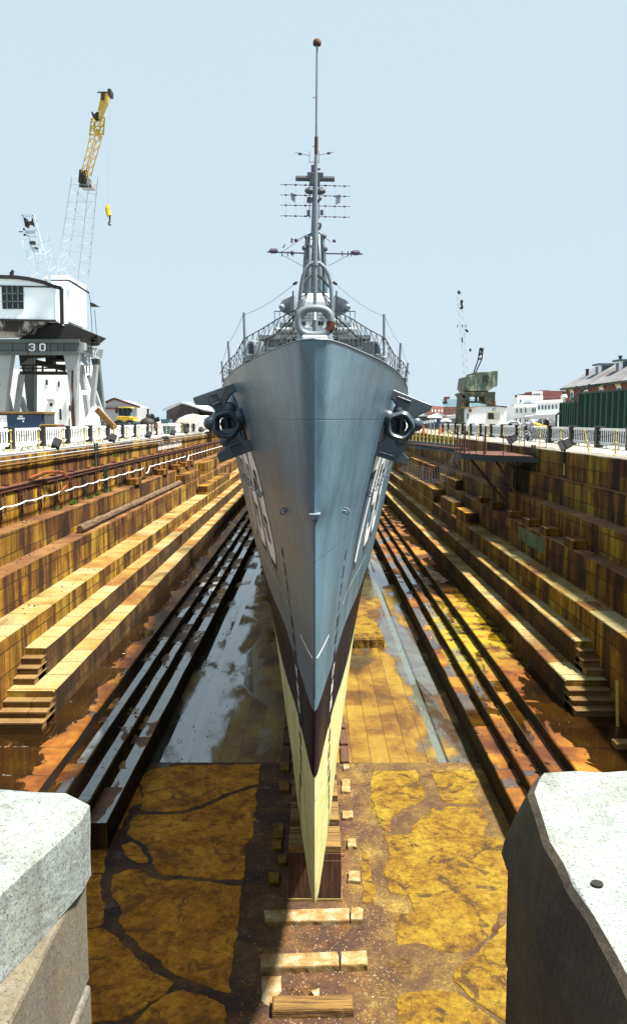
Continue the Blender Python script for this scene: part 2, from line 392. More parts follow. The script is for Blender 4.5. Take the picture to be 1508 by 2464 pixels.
# ---- sun and sky
EL,AZ=R(66),R(-15)       # azimuth from +x towards +y
sv=Vector((math.cos(EL)*math.cos(AZ),math.cos(EL)*math.sin(AZ),math.sin(EL)))
sl=bpy.data.lights.new('sun','SUN'); sl.energy=5.0; sl.angle=R(6); sl.color=(1,.93,.80)
so=bpy.data.objects.new('sun',sl); so.rotation_euler=sv.to_track_quat('Z','Y').to_euler(); link(so)
w=bpy.data.worlds.new('World'); S.world=w; w.use_nodes=True; t=w.node_tree; t.nodes.clear()
sky=t.nodes.new('ShaderNodeTexSky'); sky.sky_type='NISHITA'; sky.sun_disc=False; sky.sun_elevation=EL; sky.sun_rotation=R(90)-AZ
mx=t.nodes.new('ShaderNodeMix'); mx.data_type='RGBA'; mx.inputs[0].default_value=.97
EXPO=1.7; k=2**(-EXPO)/.1
mx.inputs[7].default_value=(.640*k,.79*k,.885*k,1)
bg=t.nodes.new('ShaderNodeBackground'); bg.inputs[1].default_value=.1
wo=t.nodes.new('ShaderNodeOutputWorld')
t.links.new(sky.outputs[0],mx.inputs[6]); t.links.new(mx.outputs[2],bg.inputs[0]); t.links.new(bg.outputs[0],wo.inputs[0])
vs=S.view_settings; vs.view_transform='Standard'; vs.look='None'; vs.gamma=1; vs.use_curve_mapping=False; vs.exposure=EXPO
# ================= SETTING =================
GZ=-1.5; FZ=-11.1; Y0=2.75; Y1=135.0
XL,XR=-12.8,11.9
def groundmat():
    n=NT('quay_ground'); g=n.noise(n.co,.35,7,.6); f=n.noise(n.co,7,5,.7)
    c=n.ramp(g,[(.3,(.30,.27,.21)),(.5,(.44,.42,.37)),(.7,(.58,.57,.54))])
    c=n.mix(.5,c,n.ramp(f,[(.3,.6),(.7,1.3)]),'MULTIPLY')
    return n.fin(c,.9,0.0,n.bump(f,.4,.01))
M['ground']=groundmat()
mb=MB(); E=3000
xs=[-E,XL-.9,XR+.9,E]; ys=[-60,Y0-1,Y1,E]
for i in range(3):
    for j in range(3):
        if i==1 and j==1: continue
        mb.poly([(xs[i],ys[j],GZ),(xs[i+1],ys[j],GZ),(xs[i+1],ys[j+1],GZ),(xs[i],ys[j+1],GZ)])
tag(mb.build('ground',M['ground']),kind='structure')

def floormat():
    n=NT('dock_floor_stone'); x=n.sep(n.co)
    wob=n.noise(n.co,1.2,3)
    bc,bf=n.brick(n.comb(x[1],n.math('ADD',x[0],n.math('MULTIPLY',wob,.03)),0.0),1.7,.62,.012,.3)
    big=n.noise(n.map(n.co,(1,.6,1)),.55,8,.65,.5)
    f=n.math('ADD',n.math('MULTIPLY',big,.85),n.math('MULTIPLY',bc,.12))
    c=n.ramp(f,[(.28,(.06,.022,.008)),(.42,(.26,.11,.016)),(.52,(.46,.25,.035)),(.66,(.60,.42,.10)),(.8,(.62,.55,.30))])
    c=n.mix(.45,c,n.ramp(n.noise(n.co,9,6,.7),[(.3,.5),(.7,1.4)]),'MULTIPLY')
    c=n.mix(n.math('MULTIPLY',bf,.8),c,(.03,.018,.01))
    ax=n.math('ABSOLUTE',n.math('ADD',x[0],.05))
    bias=n.ramp(n.math('DIVIDE',ax,6.0),[(.2,.10),(.50,.28),(.64,.52),(.95,.56)])
    bias=n.math('SUBTRACT',bias,n.ramp(n.math('DIVIDE',x[1],140.0),[(.18,0.0),(.45,.12)]))
    lft=n.ramp(n.math('ADD',n.math('MULTIPLY',x[0],.1),.5),[(.0,.07),(.42,.04),(.5,0.0)])
    pn=n.noise(n.map(n.co,(1.0,.30,1)),.5,4,.5,.4)
    s_=n.math('ADD',n.math('ADD',n.math('SUBTRACT',pn,.5),n.math('MULTIPLY',bias,.38)),n.math('SUBTRACT',lft,.14))
    pm=n.ramp(n.math('ADD',s_,n.math('MULTIPLY',n.math('SUBTRACT',n.noise(n.map(n.co,(1,.5,1)),2.2,5,.65),.5),.16)),[(.02,0.0),(.09,1.0)])
    damp=n.ramp(s_,[(-.05,0.0),(.06,1.0)])
    gut=n.math('MULTIPLY',n.math('GREATER_THAN',ax,4.08),n.math('LESS_THAN',ax,4.34))
    pm=n.math('MAXIMUM',pm,gut,True)
    c=n.mix(damp,c,n.mix(.6,c,(.09,.035,.015)))
    c=n.mix(n.math('MULTIPLY',pm,.8),c,n.ramp(n.noise(n.co,.9,5,.6),[(.35,(.10,.05,.03)),(.48,(.13,.11,.15)),(.6,(.16,.20,.27)),(.75,(.30,.33,.40))]))
    c=n.mix(n.math('MULTIPLY',gut,.5),c,(.26,.34,.44)); h=n.mix(pm,n.math('SUBTRACT',n.noise(n.co,10,6,.7),bf),(.5,.5,.5))
    edge=n.math('MULTIPLY',n.math('GREATER_THAN',ax,4.34),n.math('LESS_THAN',ax,4.44))
    c=n.mix(n.math('MULTIPLY',edge,.8),c,(.02,.012,.01))
    return n.fin(c,n.mix(pm,n.mix(damp,.6,.25),.03),0.0,n.bump(h,.45,.02),n.mix(pm,.5,1.0),n.mix(pm,1.45,1.85))
M['floor']=floormat()
mb=MB(); mb.poly([(-11,25.9,FZ),(11,25.9,FZ),(11,Y1+2,FZ),(-11,Y1+2,FZ)])
tag(mb.build('dock_floor',M['floor']),kind='structure')
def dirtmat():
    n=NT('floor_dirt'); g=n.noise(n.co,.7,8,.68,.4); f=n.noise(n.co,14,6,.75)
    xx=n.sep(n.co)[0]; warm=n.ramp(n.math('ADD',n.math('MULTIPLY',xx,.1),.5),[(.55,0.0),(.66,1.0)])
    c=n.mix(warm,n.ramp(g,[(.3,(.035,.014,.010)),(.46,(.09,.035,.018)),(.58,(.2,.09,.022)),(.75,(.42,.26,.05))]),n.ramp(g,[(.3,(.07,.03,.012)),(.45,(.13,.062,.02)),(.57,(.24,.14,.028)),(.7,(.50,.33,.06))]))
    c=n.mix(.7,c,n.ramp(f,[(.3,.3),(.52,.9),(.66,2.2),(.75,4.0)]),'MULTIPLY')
    pm=n.ramp(n.noise(n.co,.9,4,.6),[(.60,0.0),(.66,1.0)])
    return n.fin(c,n.mix(pm,.8,.25),0.0,n.bump(f,.8,.03),.4)
M['dirt']=dirtmat()
mb=MB(); nx,ny=70,80
from mathutils import noise as mn
vs=[];fs=[]
for j in range(ny+1):
    for i in range(nx+1):
        x=-11+22*i/nx; y=1.5+(25.96-1.5)*j/ny
        vs.append((x,y,FZ+.012+.02*mn.noise(Vector((x*1.2,y*1.2,0)))*(1 if j<ny else 0)))
for j in range(ny):
    for i in range(nx):
        a=j*(nx+1)+i; fs.append((a,a+1,a+nx+2,a+nx+1))
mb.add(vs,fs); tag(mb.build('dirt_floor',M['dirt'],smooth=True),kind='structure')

def z7(p): return (p[0]*.42035, 1806.5+p[1]*.42035)
def z8(p): return (855.7+p[0]*.43253, 1806.5+p[1]*.43253)
SL=[z7]*7+[z8]*6
SLABS=[
[(860,110),(1050,88),(1250,84),(1490,78),(1475,190),(1300,245),(1170,310),(1060,340),(920,356),(810,345),(820,220),(790,170)],
[(800,368),(920,373),(1060,362),(1170,330),(1300,268),(1470,206),(1460,420),(1440,500),(1400,560),(1410,690),(1380,745),(1220,733),(1010,713),(930,713),(875,640),(850,560),(740,480),(760,390)],
[(640,715),(720,690),(800,685),(850,725),(960,752),(1090,742),(1380,782),(1370,960),(1335,1150),(1330,1250),(1300,1400),(1200,1370),(1040,1290),(900,1200),(820,1130),(740,1060),(690,990),(710,930),(680,870),(640,840)],
[(700,545),(760,520),(810,570),(850,645),(780,652),(710,600)],
[(300,480),(620,480),(635,530),(600,620),(590,705),(300,710)],
[(300,725),(570,720),(575,800),(600,880),(610,990),(560,1015),(300,1000)],
[(300,1030),(600,1022),(680,1075),(740,1155),(830,1235),(920,1285),(985,1340),(940,1400),(850,1450),(700,1540),(300,1620)],
[(95,120),(340,110),(350,170),(385,220),(375,270),(340,300),(250,330),(190,390),(200,460),(150,440),(110,340),(80,230)],
[(420,112),(640,110),(690,160),(640,230),(700,302),(520,296),(470,270),(450,210)],
[(150,470),(200,480),(290,475),(350,385),(430,325),(475,342),(505,312),(700,318),(735,400),(700,470),(860,520),(960,600),(960,850),(790,900),(750,1010),(650,1110),(560,1130),(450,1110),(350,1080),(240,1080),(210,980),(240,920),(330,900),(300,820),(190,790),(165,700),(165,620),(190,560)],
[(545,1230),(640,1165),(700,1105),(830,965),(1000,900),(1000,1560),(820,1500),(700,1420),(600,1330),(550,1290)],
[(235,1380),(300,1350),(470,1330),(560,1350),(680,1430),(800,1520),(900,1640),(250,1640),(230,1450)],
[(30,545),(70,600),(90,700),(110,790),(70,860),(40,850),(30,700)],
]
SLABS.append([(960,1395),(1040,1372),(1180,1412),(1280,1470),(1300,1530),(1280,1600),(720,1640),(850,1480)]); SL.append(z7)
SLABS.append([(780,170),(820,300),(750,330),(700,440),(640,470),(700,330)]); SL.append(z7)
mb=MB()
for k,(pl,fn) in enumerate(zip(SLABS,SL)):
    w_=[G(*fn(p),11.1) for p in pl]; pts=[]
    for i in range(len(w_)):
        a,b=w_[i],w_[(i+1)%len(w_)]; m=max(1,int((b-a).length/.10))
        for q in range(m):
            p=a.lerp(b,q/m); o=Vector((mn.noise(p*3.1),mn.noise(p*3.1+Vector((9,2,5))),0))*.07+Vector((mn.noise(p*11),mn.noise(p*11+Vector((3,7,1))),0))*.035
            pts.append(p+o)
    c=sum(pts,Vector())/len(pts)
    top=[Vector((p.x,p.y,FZ+.026)) for p in pts]; low=[Vector((c.x+(p.x-c.x)*1.015,c.y+(p.y-c.y)*1.015,FZ-.01)) for p in pts]
    n=len(pts)
    mb.add(low+top,[tuple(range(n,2*n))]+[(i,(i+1)%n,n+(i+1)%n,n+i) for i in range(n)])
o=tag(mb.build('concrete_floor',[M['slab'],M['slabd']]),kind='structure')
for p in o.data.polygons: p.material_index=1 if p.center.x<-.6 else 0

# ---- stone dock walls
dock=thing('dry_dock','stepped granite dry dock walls with rust stained altars surrounding the warship','dry dock',(0,0,FZ))
def part(mb,name,mat,label=None,**k):
    o=mb.build(name,mat,None,**k); o.parent=dock; o.location=(0,0,-FZ); 
    if label: o['label']=label
    return o
def altar(side,xf,zt,zb,xb,y0,y1,mr,mt,name='altar',label=None,jit=.018,face=None):
    vs=[];fs=[];mi=[]; y=y0; ysn=[]
    rnd=random.Random(int(abs(xf)*1000))
    while y<y1: ysn.append(y); y+=rnd.uniform(.9,1.6)*(1 if y<60 else 3)
    ysn.append(y1); s=side
    for q,y in enumerate(ysn):
        j=lambda a=jit: rnd.uniform(-a,a)
        e=.02+abs(j(.03)); dx=j(.012)
        vs+=[(s*(xf),y,zb),(s*(xf+dx),y,zt-e),(s*(xf+dx+e*.8),y,zt+j(.006)),(s*xb,y,zt)]
    for q in range(len(ysn)-1):
        a=q*4
        for k in range(3):
            fs.append((a+k,a+k+1,a+5+k,a+4+k)); mi.append(0 if k==0 else 1)
    vs.append((s*xb,y0,zb)); fs.append((0,1,2,3,len(vs)-1)); mi.append(2)
    me=bpy.data.meshes.new(name); me.from_pydata(vs,[],fs); me.update()
    bm=bmesh.new(); bm.from_mesh(me); bmesh.ops.recalc_face_normals(bm,faces=bm.faces); bm.to_mesh(me); bm.free()
    for m in (mr,mt,face or M['face']): me.materials.append(m)
    for p,i in zip(me.polygons,mi): p.material_index=i
    o=bpy.data.objects.new(name,me); link(o,dock); o.location=(0,0,-FZ)
    if label: o['label']=label
    return o
r_,t_,rl,tt,rw,tw=M['riser'],M['tread'],M['riser_low'],M['tread_top'],M['riser_wet'],M['tread_wet']
# left
altar(-1,12.8,GZ,-2.72,14.2,Y0,Y1,r_,M['capstone'],'coping_wall')
altar(-1,12.15,-2.72,-4.2,12.9,Y0,Y1,r_,tt,'altar')
altar(-1,11.5,-4.18,-5.4,12.2,Y0,Y1,r_,tt,'altar')
altar(-1,10.72,-5.36,-6.8,11.6,Y0,Y1,r_,tt,'altar')
# right
altar(1,11.9,GZ,-4.06,13.3,Y0,Y1,r_,M['capstone'],'coping_wall')
altar(1,11.75,-2.78,-4.06,11.95,Y0,Y1,r_,tt,'altar')
altar(1,11.05,-4.05,-5.3,11.8,Y0,Y1,r_,tt,'altar')
altar(1,10.45,-5.24,-6.8,11.1,Y0,Y1,r_,tt,'altar')
for s in (-1,1):
    altar(s,9.65 if s<0 else 9.55,-6.75 if s<0 else -6.64,FZ,10.8,Y0,Y1,r_,t_,'altar')
    altar(s,8.96,-7.57,-9.3,9.75,27.0 if s<0 else 27.9,Y1,rl,t_,'altar')
    altar(s,8.18,-8.47,-9.3,9.75,25.3 if s<0 else 26.4,Y1,rl,t_,'altar')
    altar(s,6.96,-9.28,FZ,9.9,17.0,Y1,rw,M['shelf'],'floor_shelf')
    altar(s,6.45,-9.64,FZ,7.1,18.5,Y1,rw,tw,'bilge_step')
    altar(s,5.93,-9.99,FZ,6.6,19.3,Y1,rw,tw,'bilge_step')
    altar(s,5.36,-10.34,FZ,6.1,20.4,Y1,rw,tw,'bilge_step')
    # stairs
    for (x0,x1,zt,zb,yy,ns,dp) in ((8.98,9.68,-7.57,-8.47,27.0 if s<0 else 27.9,4,.37),(8.2,9.68,-8.47,-9.28,25.3 if s<0 else 26.4,4,.38)):
        mb=MB(); rs=(zt-zb)/ns
        for i in range(ns):
            if i==0: continue
            z=zt-rs*i
            mb.bx(s*x0,s*x1,yy-dp*i,yy+.2,zb-.02,z-.05)
            mb.bx(s*(x0-.02),s*x1,yy-dp*i-.03,yy+.15,z-.05,z)
        part(mb,'stair_flight',M['steps'],bevel=.012)
# head wall and piers
mb=MB()
mb.bx(-16,-.83,Y0-.95,Y0-.02,FZ-.1,-1.62); mb.bx(.81,16,Y0-.8,Y0-.02,FZ-.1,-1.62); mb.bx(-.83,.81,.9,1.6,FZ-.1,-1.5)
mb.bx(-16,16,Y1,Y1+3,FZ-.1,GZ+.1)
for q_ in mb.comps(): part(q_,'head_wall',M['granite_low'])

# raised masonry pieces on the altars farther down the dock
mb=MB()
for (s,x0,x1,z0,z1,ya,yb) in ((-1,10.75,11.48,-5.36,-4.6,69,78),(-1,10.8,11.45,-5.36,-4.25,82,92),(1,10.48,11.0,-5.24,-4.5,62,70),(1,10.5,11.0,-5.24,-4.1,74,92),
      (1,9.58,10.4,-6.64,-5.9,52.5,56),(1,9.58,10.4,-6.64,-5.75,58,63),(-1,9.7,10.6,-6.75,-6.0,75,95),(1,9.6,10.4,-6.64,-5.6,67,90)):
    mb.bx(s*x0,s*x1,ya,yb,z0-.02,z1)
for q_ in mb.comps(): part(q_,'raised_masonry',M['riser'],bevel=.03)
def altar_block(x,y,z,sx,sy,sz,label):
    b=MB().box((0,0,sz/2),(sx,sy,sz)); o=b.build('stone_block',M['riser'],None,bevel=.04); o.location=(x,y,z); o.rotation_euler=(0,0,random.uniform(-.06,.06))
    tag(o,label,'stone block','stone blocks set on the dock altars')
for i,(xd,yd,h) in enumerate([(289,1166,4.18),(386,1142,4.18),(411,1130,4.18),(436,1123,4.18),(457,1118,4.18)]):
    g=G(xd,yd,h-.0); L=['nearest of the pale stone blocks on the left altar beside a ladder','second stone block on the left altar with weeds at its side','third stone block on the left altar in the row toward the white patched wall','fourth stone block on the left altar, low with white stain','farthest stone block on the left altar atop a dark pillar'][i]
    altar_block(-11.75,g.y,-h,.75,1.5,.42,L)
mb=MB().bx(-12.1,-11.4,66,67,-5.3,-4.19)
for i,(xd,yd) in enumerate([(1388,1192),(1326,1164),(1282,1150),(1240,1136),(1195,1120),(1167,1108)]):
    g=G(xd,yd,5.2); xx=11.05 ; L=2000*xx/ (xd-757); L_=['nearest yellowish stone block on the right altar','second stone block on the right altar, reddish, under the platform brace','third stone block on the right altar below the rusty platform','fourth stone block on the right altar with bright top','fifth stone block on the right altar behind the net','farthest stone block on the right altar behind the net'][i]
    altar_block(11.0-.22,L-1,-5.24,.62,1.2,.36,L_)

# granite blocks at the head of the dock
def rock(name,outline,z0,z1,label,jit=.01,mat='granite',flare=0,side=None,top=None):
    pts=[]; tp_=[]
    top=top or outline
    for i in range(len(outline)):
        a=Vector((*outline[i],0)); b=Vector((*outline[(i+1)%len(outline)],0)); m=max(1,int((b-a).length/.12))
        ta=Vector((*top[i],0)); tb=Vector((*top[(i+1)%len(top)],0))
        for q in range(m): pts.append(a.lerp(b,q/m)); tp_.append(ta.lerp(tb,q/m))
    c=sum(pts,Vector())/len(pts); rings=[]; lv=[(0,-flare),(.15,-flare*.9),(.4,-flare*.6),(.7,-flare*.3),(.93,.0),(1,.02)]
    vs=[];n=len(pts)
    for t,ins in lv:
        z=z0+(z1-z0)*t
        for p,p2 in zip(pts,tp_):
            p=p.lerp(p2,t**1.3); d=(p-c).normalized(); o=mn.noise(Vector((p.x*4,p.y*4,z*4)))*jit*2
            q=p-d*ins+d*o; vs.append((q.x,q.y,z+mn.noise(Vector((p.x*5,p.y*5,3)))*jit*(t>.9)))
    fs=[(r*n+i,r*n+(i+1)%n,(r+1)*n+(i+1)%n,(r+1)*n+i) for r in range(len(lv)-1) for i in range(n)]
    fs+=[tuple(range(n))[::-1],tuple(range((len(lv)-1)*n,len(lv)*n))]
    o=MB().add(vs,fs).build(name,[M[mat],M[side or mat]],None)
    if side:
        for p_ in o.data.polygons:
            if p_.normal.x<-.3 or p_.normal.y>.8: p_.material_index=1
    return tag(o,label,'stone block')
rock('granite_block',[(-2.6,2.86),(-.86,2.80),(-.775,2.72),(-.77,2.62),(-.875,2.16),(-1.02,1.5),(-1.06,.7),(-2.6,.7)],-1.567,-1.30,'big pale sunlit granite block with rounded corner at the lower left')
rock('granite_block',[(.74,2.92),(.712,2.90),(.708,2.80),(.704,2.45),(.702,2.21),(.705,1.75),(.71,.7),(2.6,.7),(2.6,2.98)],-1.60,-1.30,'big pale granite block with drilled hole and shade-painted side at the lower right',jit=.012,flare=.02,side='granite_shade',top=[(.83,2.97),(.80,2.93),(.755,2.80),(.715,2.45),(.705,2.21),(.71,1.75),(.71,.7),(2.6,.7),(2.6,3.07)])
for nm,x0,x1,yy,lab in (('granite_pier',-2.6,-.80,2.76,'weathered granite pier beneath the lower left block'),('granite_pier',.70,2.6,2.90,'streaked granite pier painted in shade beneath the lower right block')):
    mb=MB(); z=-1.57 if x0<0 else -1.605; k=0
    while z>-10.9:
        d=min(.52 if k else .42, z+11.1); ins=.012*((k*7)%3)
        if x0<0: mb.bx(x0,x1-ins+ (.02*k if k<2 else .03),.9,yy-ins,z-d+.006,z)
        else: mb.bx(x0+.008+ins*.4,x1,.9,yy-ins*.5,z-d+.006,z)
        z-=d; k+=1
    tag(mb.build(nm,M['granite_low' if x0<0 else 'granite_shade'],None,bevel=.015),lab,'stone pier')
M['hole']=paint('hole_dark',(.02,.015,.01),.9)
hp=G(1435,2130,1.30)
o=MB().cyl((hp.x,hp.y,-1.297),(hp.x,hp.y,-1.2925),.017,n=14).build('drill_hole_plug',M['hole'],None)
tag(o,'small dark iron plug in the top of the lower right granite block','iron plug')

# ---- keel blocks
def kblock():
    t=thing('keel_block','dark wooden keel block right under the forefoot of the warship','keel block',(0,18.13,FZ),group='keel blocks in a row under the ship')
    MB().bx(-.64,.64,-.03,1.05,0,.08).build('base_plank',M['ktop'],t,bevel=.012)
    MB().bx(-.615,.615,0,1.02,.08,1.0).build('timber',M['kblock'],t,bevel=.012)
    MB().bx(-.61,.61,0.01,1.0,1.0,1.17).build('middle_plank',M['kblock'],t,bevel=.01)
    b=MB(); b.bx(-.6,.6,.02,.32,1.17,1.34); b.bx(-.6,.6,.34,.66,1.17,1.33); b.bx(-.6,.6,.68,.99,1.17,1.34)
    b.build('cap_timber',M['kblock2'],t,bevel=.012)
    for s in (-1,1):
        MB().tube([(s*.61,.4,.9),(s*.68,.4,.9),(s*.68,.46,.86),(s*.61,.46,.84)],.012,5).build('iron_staple',M['rustpole'],t)
    return t
kb=kblock()
for i in range(1,40):
    c=copy_tree(kb); c.location=(0,18.13+i*1.3,FZ); c['label']='brown wooden keel block standing behind the foremost one under the keel'
# stone kerb beside the blocks and rubble
def rub(name,pts,h,mat,label,cat,group=None,j=.02):
    w_=[G(*p,11.1) for p in pts]; q=[]
    for i in range(len(w_)):
        a,b=w_[i],w_[(i+1)%len(w_)]; m=max(1,int((b-a).length/.08))
        for k in range(m): q.append(a.lerp(b,k/m))
    c=sum(q,Vector())/len(q); n=len(q)
    def jj(p,z,a): return Vector((p.x+mn.noise(p*6+Vector((0,0,z*3)))*a,p.y+mn.noise(p*6+Vector((5,5,z*3)))*a,FZ+z))
    low=[jj(p,0,j) for p in q]; mid=[jj(p,h*.8,j) for p in q]; top=[jj(c.lerp(p,.965),h,j*.6) for p in q]
    fs=[(r*n+i,r*n+(i+1)%n,(r+1)*n+(i+1)%n,(r+1)*n+i) for r in range(2) for i in range(n)]+[tuple(range(2*n,3*n))]
    o=MB().add(low+mid+top,fs).build(name,M[mat],None); return tag(o,label,cat,group)
def z6(x,y): return (602.2+x*.28,1774.8+y*.28)
rub('stone_beam',[z6(122,1525),z6(850,1505),z6(850,1610),z6(130,1625)],.12,'stoneb','long pinkish stone beam nearest the bow lying across the dock floor','stone beam')
rub('stone_block',[z6(866,1508),z6(930,1498),z6(968,1515),z6(962,1612),z6(862,1608)],.13,'stoneb','small squarish stone at the right end of the pinkish beam','stone block')
rub('stone_beam',[z6(88,1925),z6(750,1898),z6(765,2020),z6(90,2038)],.16,'stoneb','long pale stone beam lying across the floor below the pinkish one','stone beam')
rub('stone_block',[z6(778,1900),z6(1000,1890),z6(1003,2012),z6(775,2018)],.16,'stoneb','square yellowish stone at the right end of the pale beam','stone block')
rub('timber_beam',[z6(188,2300),z6(640,2300),z6(880,2290),z6(888,2415),z6(190,2425)],.2,'timber','old grained timber beam lowest on the dock floor','timber beam',j=.01)
rub('stone_block',[z6(95,2070),z6(265,2062),z6(268,2180),z6(170,2330),z6(100,2280)],.04,'stoneb','flat worn stone between the pale beam and the timber','stone block')
rub('stone_block',[z6(520,2215),z6(590,2190),z6(596,2275),z6(560,2280)],.1,'stoneb','tiny white stone just behind the timber beam','stone block')
for i,(a,b,c_,d,l) in enumerate([(835,895,908,968,'bright cube stone right of the keel block, upper of two'),(842,1175,940,1262,'bright cube stone right of the keel block, lower of two'),(160,1190,250,1282,'brown cube stone left of the keel block, lowest of the left row'),(190,905,268,982,'brown cube stone left of the keel block, above the rounded one'),(195,765,285,890,'long brown stone left of the keel block'),(240,1040,308,1108,'rounded brown stone touching the left of the keel block'),
   (790,655,880,718,'orange flat stone right of the block row beside an iron staple'),(785,380,855,490,'orange broken stone at the right foot of the hull'),(800,250,850,290,'small pitted stone at the right foot of the hull'),(255,180,335,300,'rust stone at the left foot of the hull'),(250,400,335,480,'lumpy rust stone lower at the left foot of the hull')]):
    rub('stone_block',[z6(a,b),z6(c_,b),z6(c_,d),z6(a,d)],.10,'stoneb' if a>700 else 'slab',l,'stone block','small stones along the keel block row',j=.035)
for i in range(26):   # kerb stones further along both sides of the block row
    y=26.5+i*1.5
    for s in (-1,1):
        o=MB().box((0,0,.05),(.28,1.3,.1)).build('kerb_stone',M['kblock'],None,bevel=.02); o.location=(s*(.98+random.uniform(-.03,.03)),y,FZ+.005); o.rotation_euler=(0,0,random.uniform(-.03,.03))
        tag(o,'low rusty kerb stone %s of the keel blocks'%('left' if s<0 else 'right'),'kerb stone','kerb stones %s of the keel blocks'%('left' if s<0 else 'right'))
# sunken block right of the hull on the floor (side blocks)
rub('stone_block',[(848,1525),(870,1500),(905,1520),(925,1558),(850,1560)],.5,'slab','raised broken stone pile on the floor right of the hull','stone block',j=.06)

# ---- log and weeds on left altar
pts=[];rs=[]
for i in range(60):
    y=39+i*.5; pts.append((-11.12+.05*mn.noise(Vector((y,0,0))),y,-5.36+.20+.04*mn.noise(Vector((y*2,1,0))))); rs.append(.20+.05*mn.noise(Vector((y*1.7,4,0)))+random.uniform(-.02,.02))
solid('rotten_log',MB().tube(pts,rs,9),M['log'],'long rotten split log lying on the left altar','log')
mb=MB()
for yy,n,x,z in ((38.5,40,-12.0,-4.18),(41,90,-11.95,-4.18),(44,40,-12.0,-4.18),(46,50,-12.0,-4.18),(48.5,40,-12.0,-4.18),(52,60,-12.4,-2.3),(55,30,-12.4,-2.3),(58,60,-12.0,-4.18)):
    for k in range(n):
        a=random.uniform(0,6.28); r=random.uniform(0,.28); p=Vector((x+r*math.cos(a)*.5,yy+r*2.2*math.sin(a),z))
        q=p+Vector((random.uniform(-.15,.2),random.uniform(-.15,.15),random.uniform(.08,.32)))
        s_=Vector((random.uniform(-.03,.03),random.uniform(-.03,.03),0)); mb.poly([p-s_,p+s_,q])
for k in range(260):
    y=random.uniform(38,70); x=random.uniform(-15.2,-13.6); p=Vector((x,y,GZ)); q=p+Vector((random.uniform(-.05,.05),random.uniform(-.05,.05),random.uniform(.05,.16))); s_=Vector((.02,.01,0)); mb.poly([p-s_,p+s_,q])
tag(mb.build('weeds',M['weed'],None),'green weeds in the joints of the left altar and quay','weeds',kind='stuff')
mb=MB()
for k in range(5):
    p=G(1340+k*9,2464,1.62); p=Vector((.70-.002,2.3+k*.03,-2.2)); mb.tube([p,p+Vector((-.02-.01*k,.02,.14)),p+Vector((-.05+.03*k,.03,.26+.02*k))],[.0016,.0012,.0006],4)
tag(mb.build('dry_grass',M['timber'],None),'few dry grass stalks growing from the right granite pier','grass',kind='stuff')

# ---- loose gravel and debris on the floor
rg=random.Random(11)
def grit(name,n,fx,mat,label,r0,r1):
    mb=MB()
    for _ in range(n):
        x,y,z=fx(); r=rg.uniform(r0,r1); a=rg.uniform(0,6.28)
        v=[Vector((math.cos(a+k*1.57)*r*rg.uniform(.7,1.2),math.sin(a+k*1.57)*r*rg.uniform(.7,1.2),0)) for k in range(4)]
        c=Vector((x,y,z)); mb.add([c+q for q in v]+[c+q*.55+Vector((0,0,r*.7)) for q in v],[(0,1,5,4),(1,2,6,5),(2,3,7,6),(3,0,4,7),(4,5,6,7)])
    tag(mb.build(name,M[mat],None),label,name,kind='stuff')
def fa():
    s=rg.random()
    if s<.45: return (rg.gauss(1.35,.35),rg.uniform(14,26),FZ+.01)
    if s<.6: return (rg.gauss(-1.25,.2),rg.uniform(14,26),FZ+.01)
    return (rg.uniform(-.9,1.6),rg.uniform(14,17.8),FZ+.01)
grit('gravel',1500,fa,'stoneb','pale gravel scattered along the keel track',.008,.028)
grit('debris',170,lambda:(rg.choice((-1,1))*rg.uniform(2.2,5.2),rg.uniform(26,48),FZ+.004),'log','dark leaves and debris floating in the puddles',.012,.035)
def ft():
    s,x,z=rg.choice(((-1,11.85,-4.18),(-1,11.2,-5.36),(-1,10.2,-6.75),(1,10.8,-5.24),(1,10.0,-6.64),(-1,7.6,-9.28),(1,7.6,-9.28),(1,6.2,-9.99),(-1,6.2,-9.99)))
    return (s*(x+rg.uniform(-.28,.28)),rg.uniform(21,70),z)
grit('rubble',700,ft,'riser_low','small rubble and flakes lying on the altars and steps',.012,.055)
# ================= WARSHIP =================
def pchip(xs,ys):
    xs=np.array(xs,float); ys=np.array(ys,float); h=np.diff(xs); dl=np.diff(ys)/h; m=np.zeros_like(ys)
    for i in range(1,len(xs)-1):
        if dl[i-1]*dl[i]>0:
            w1=2*h[i]+h[i-1]; w2=h[i]+2*h[i-1]; m[i]=(w1+w2)/(w1/dl[i-1]+w2/dl[i])
    m[0]=dl[0]; m[-1]=dl[-1]
    def f(x):
        x=min(max(x,xs[0]),xs[-1]); i=min(int(np.searchsorted(xs,x,side='right'))-1,len(h)-1)
        t=(x-xs[i])/h[i]
        return (2*t**3-3*t**2+1)*ys[i]+(t**3-2*t**2+t)*h[i]*m[i]+(-2*t**3+3*t**2)*ys[i+1]+(t**3-t**2)*h[i]*m[i+1]
    return f
stem=pchip([-1.1,0,1.3,4.26,5.4,7,8.1,8.6,9.0,9.4,9.6,9.75],[10.48,10.75,11.08,11.8,12.1,12.62,13.25,13.95,14.8,16.0,17.0,18.2])
sheer=pchip([10,14,18,25,35,45,55,67,90,128],[-1.0,-.93,-.84,-.6,0.0,1.0,2.0,2.65,2.8,2.7])
DD=[0,.1,.3,.7,1.5,3,5,8.5,14,20,28,38,50,62,85,105,117]
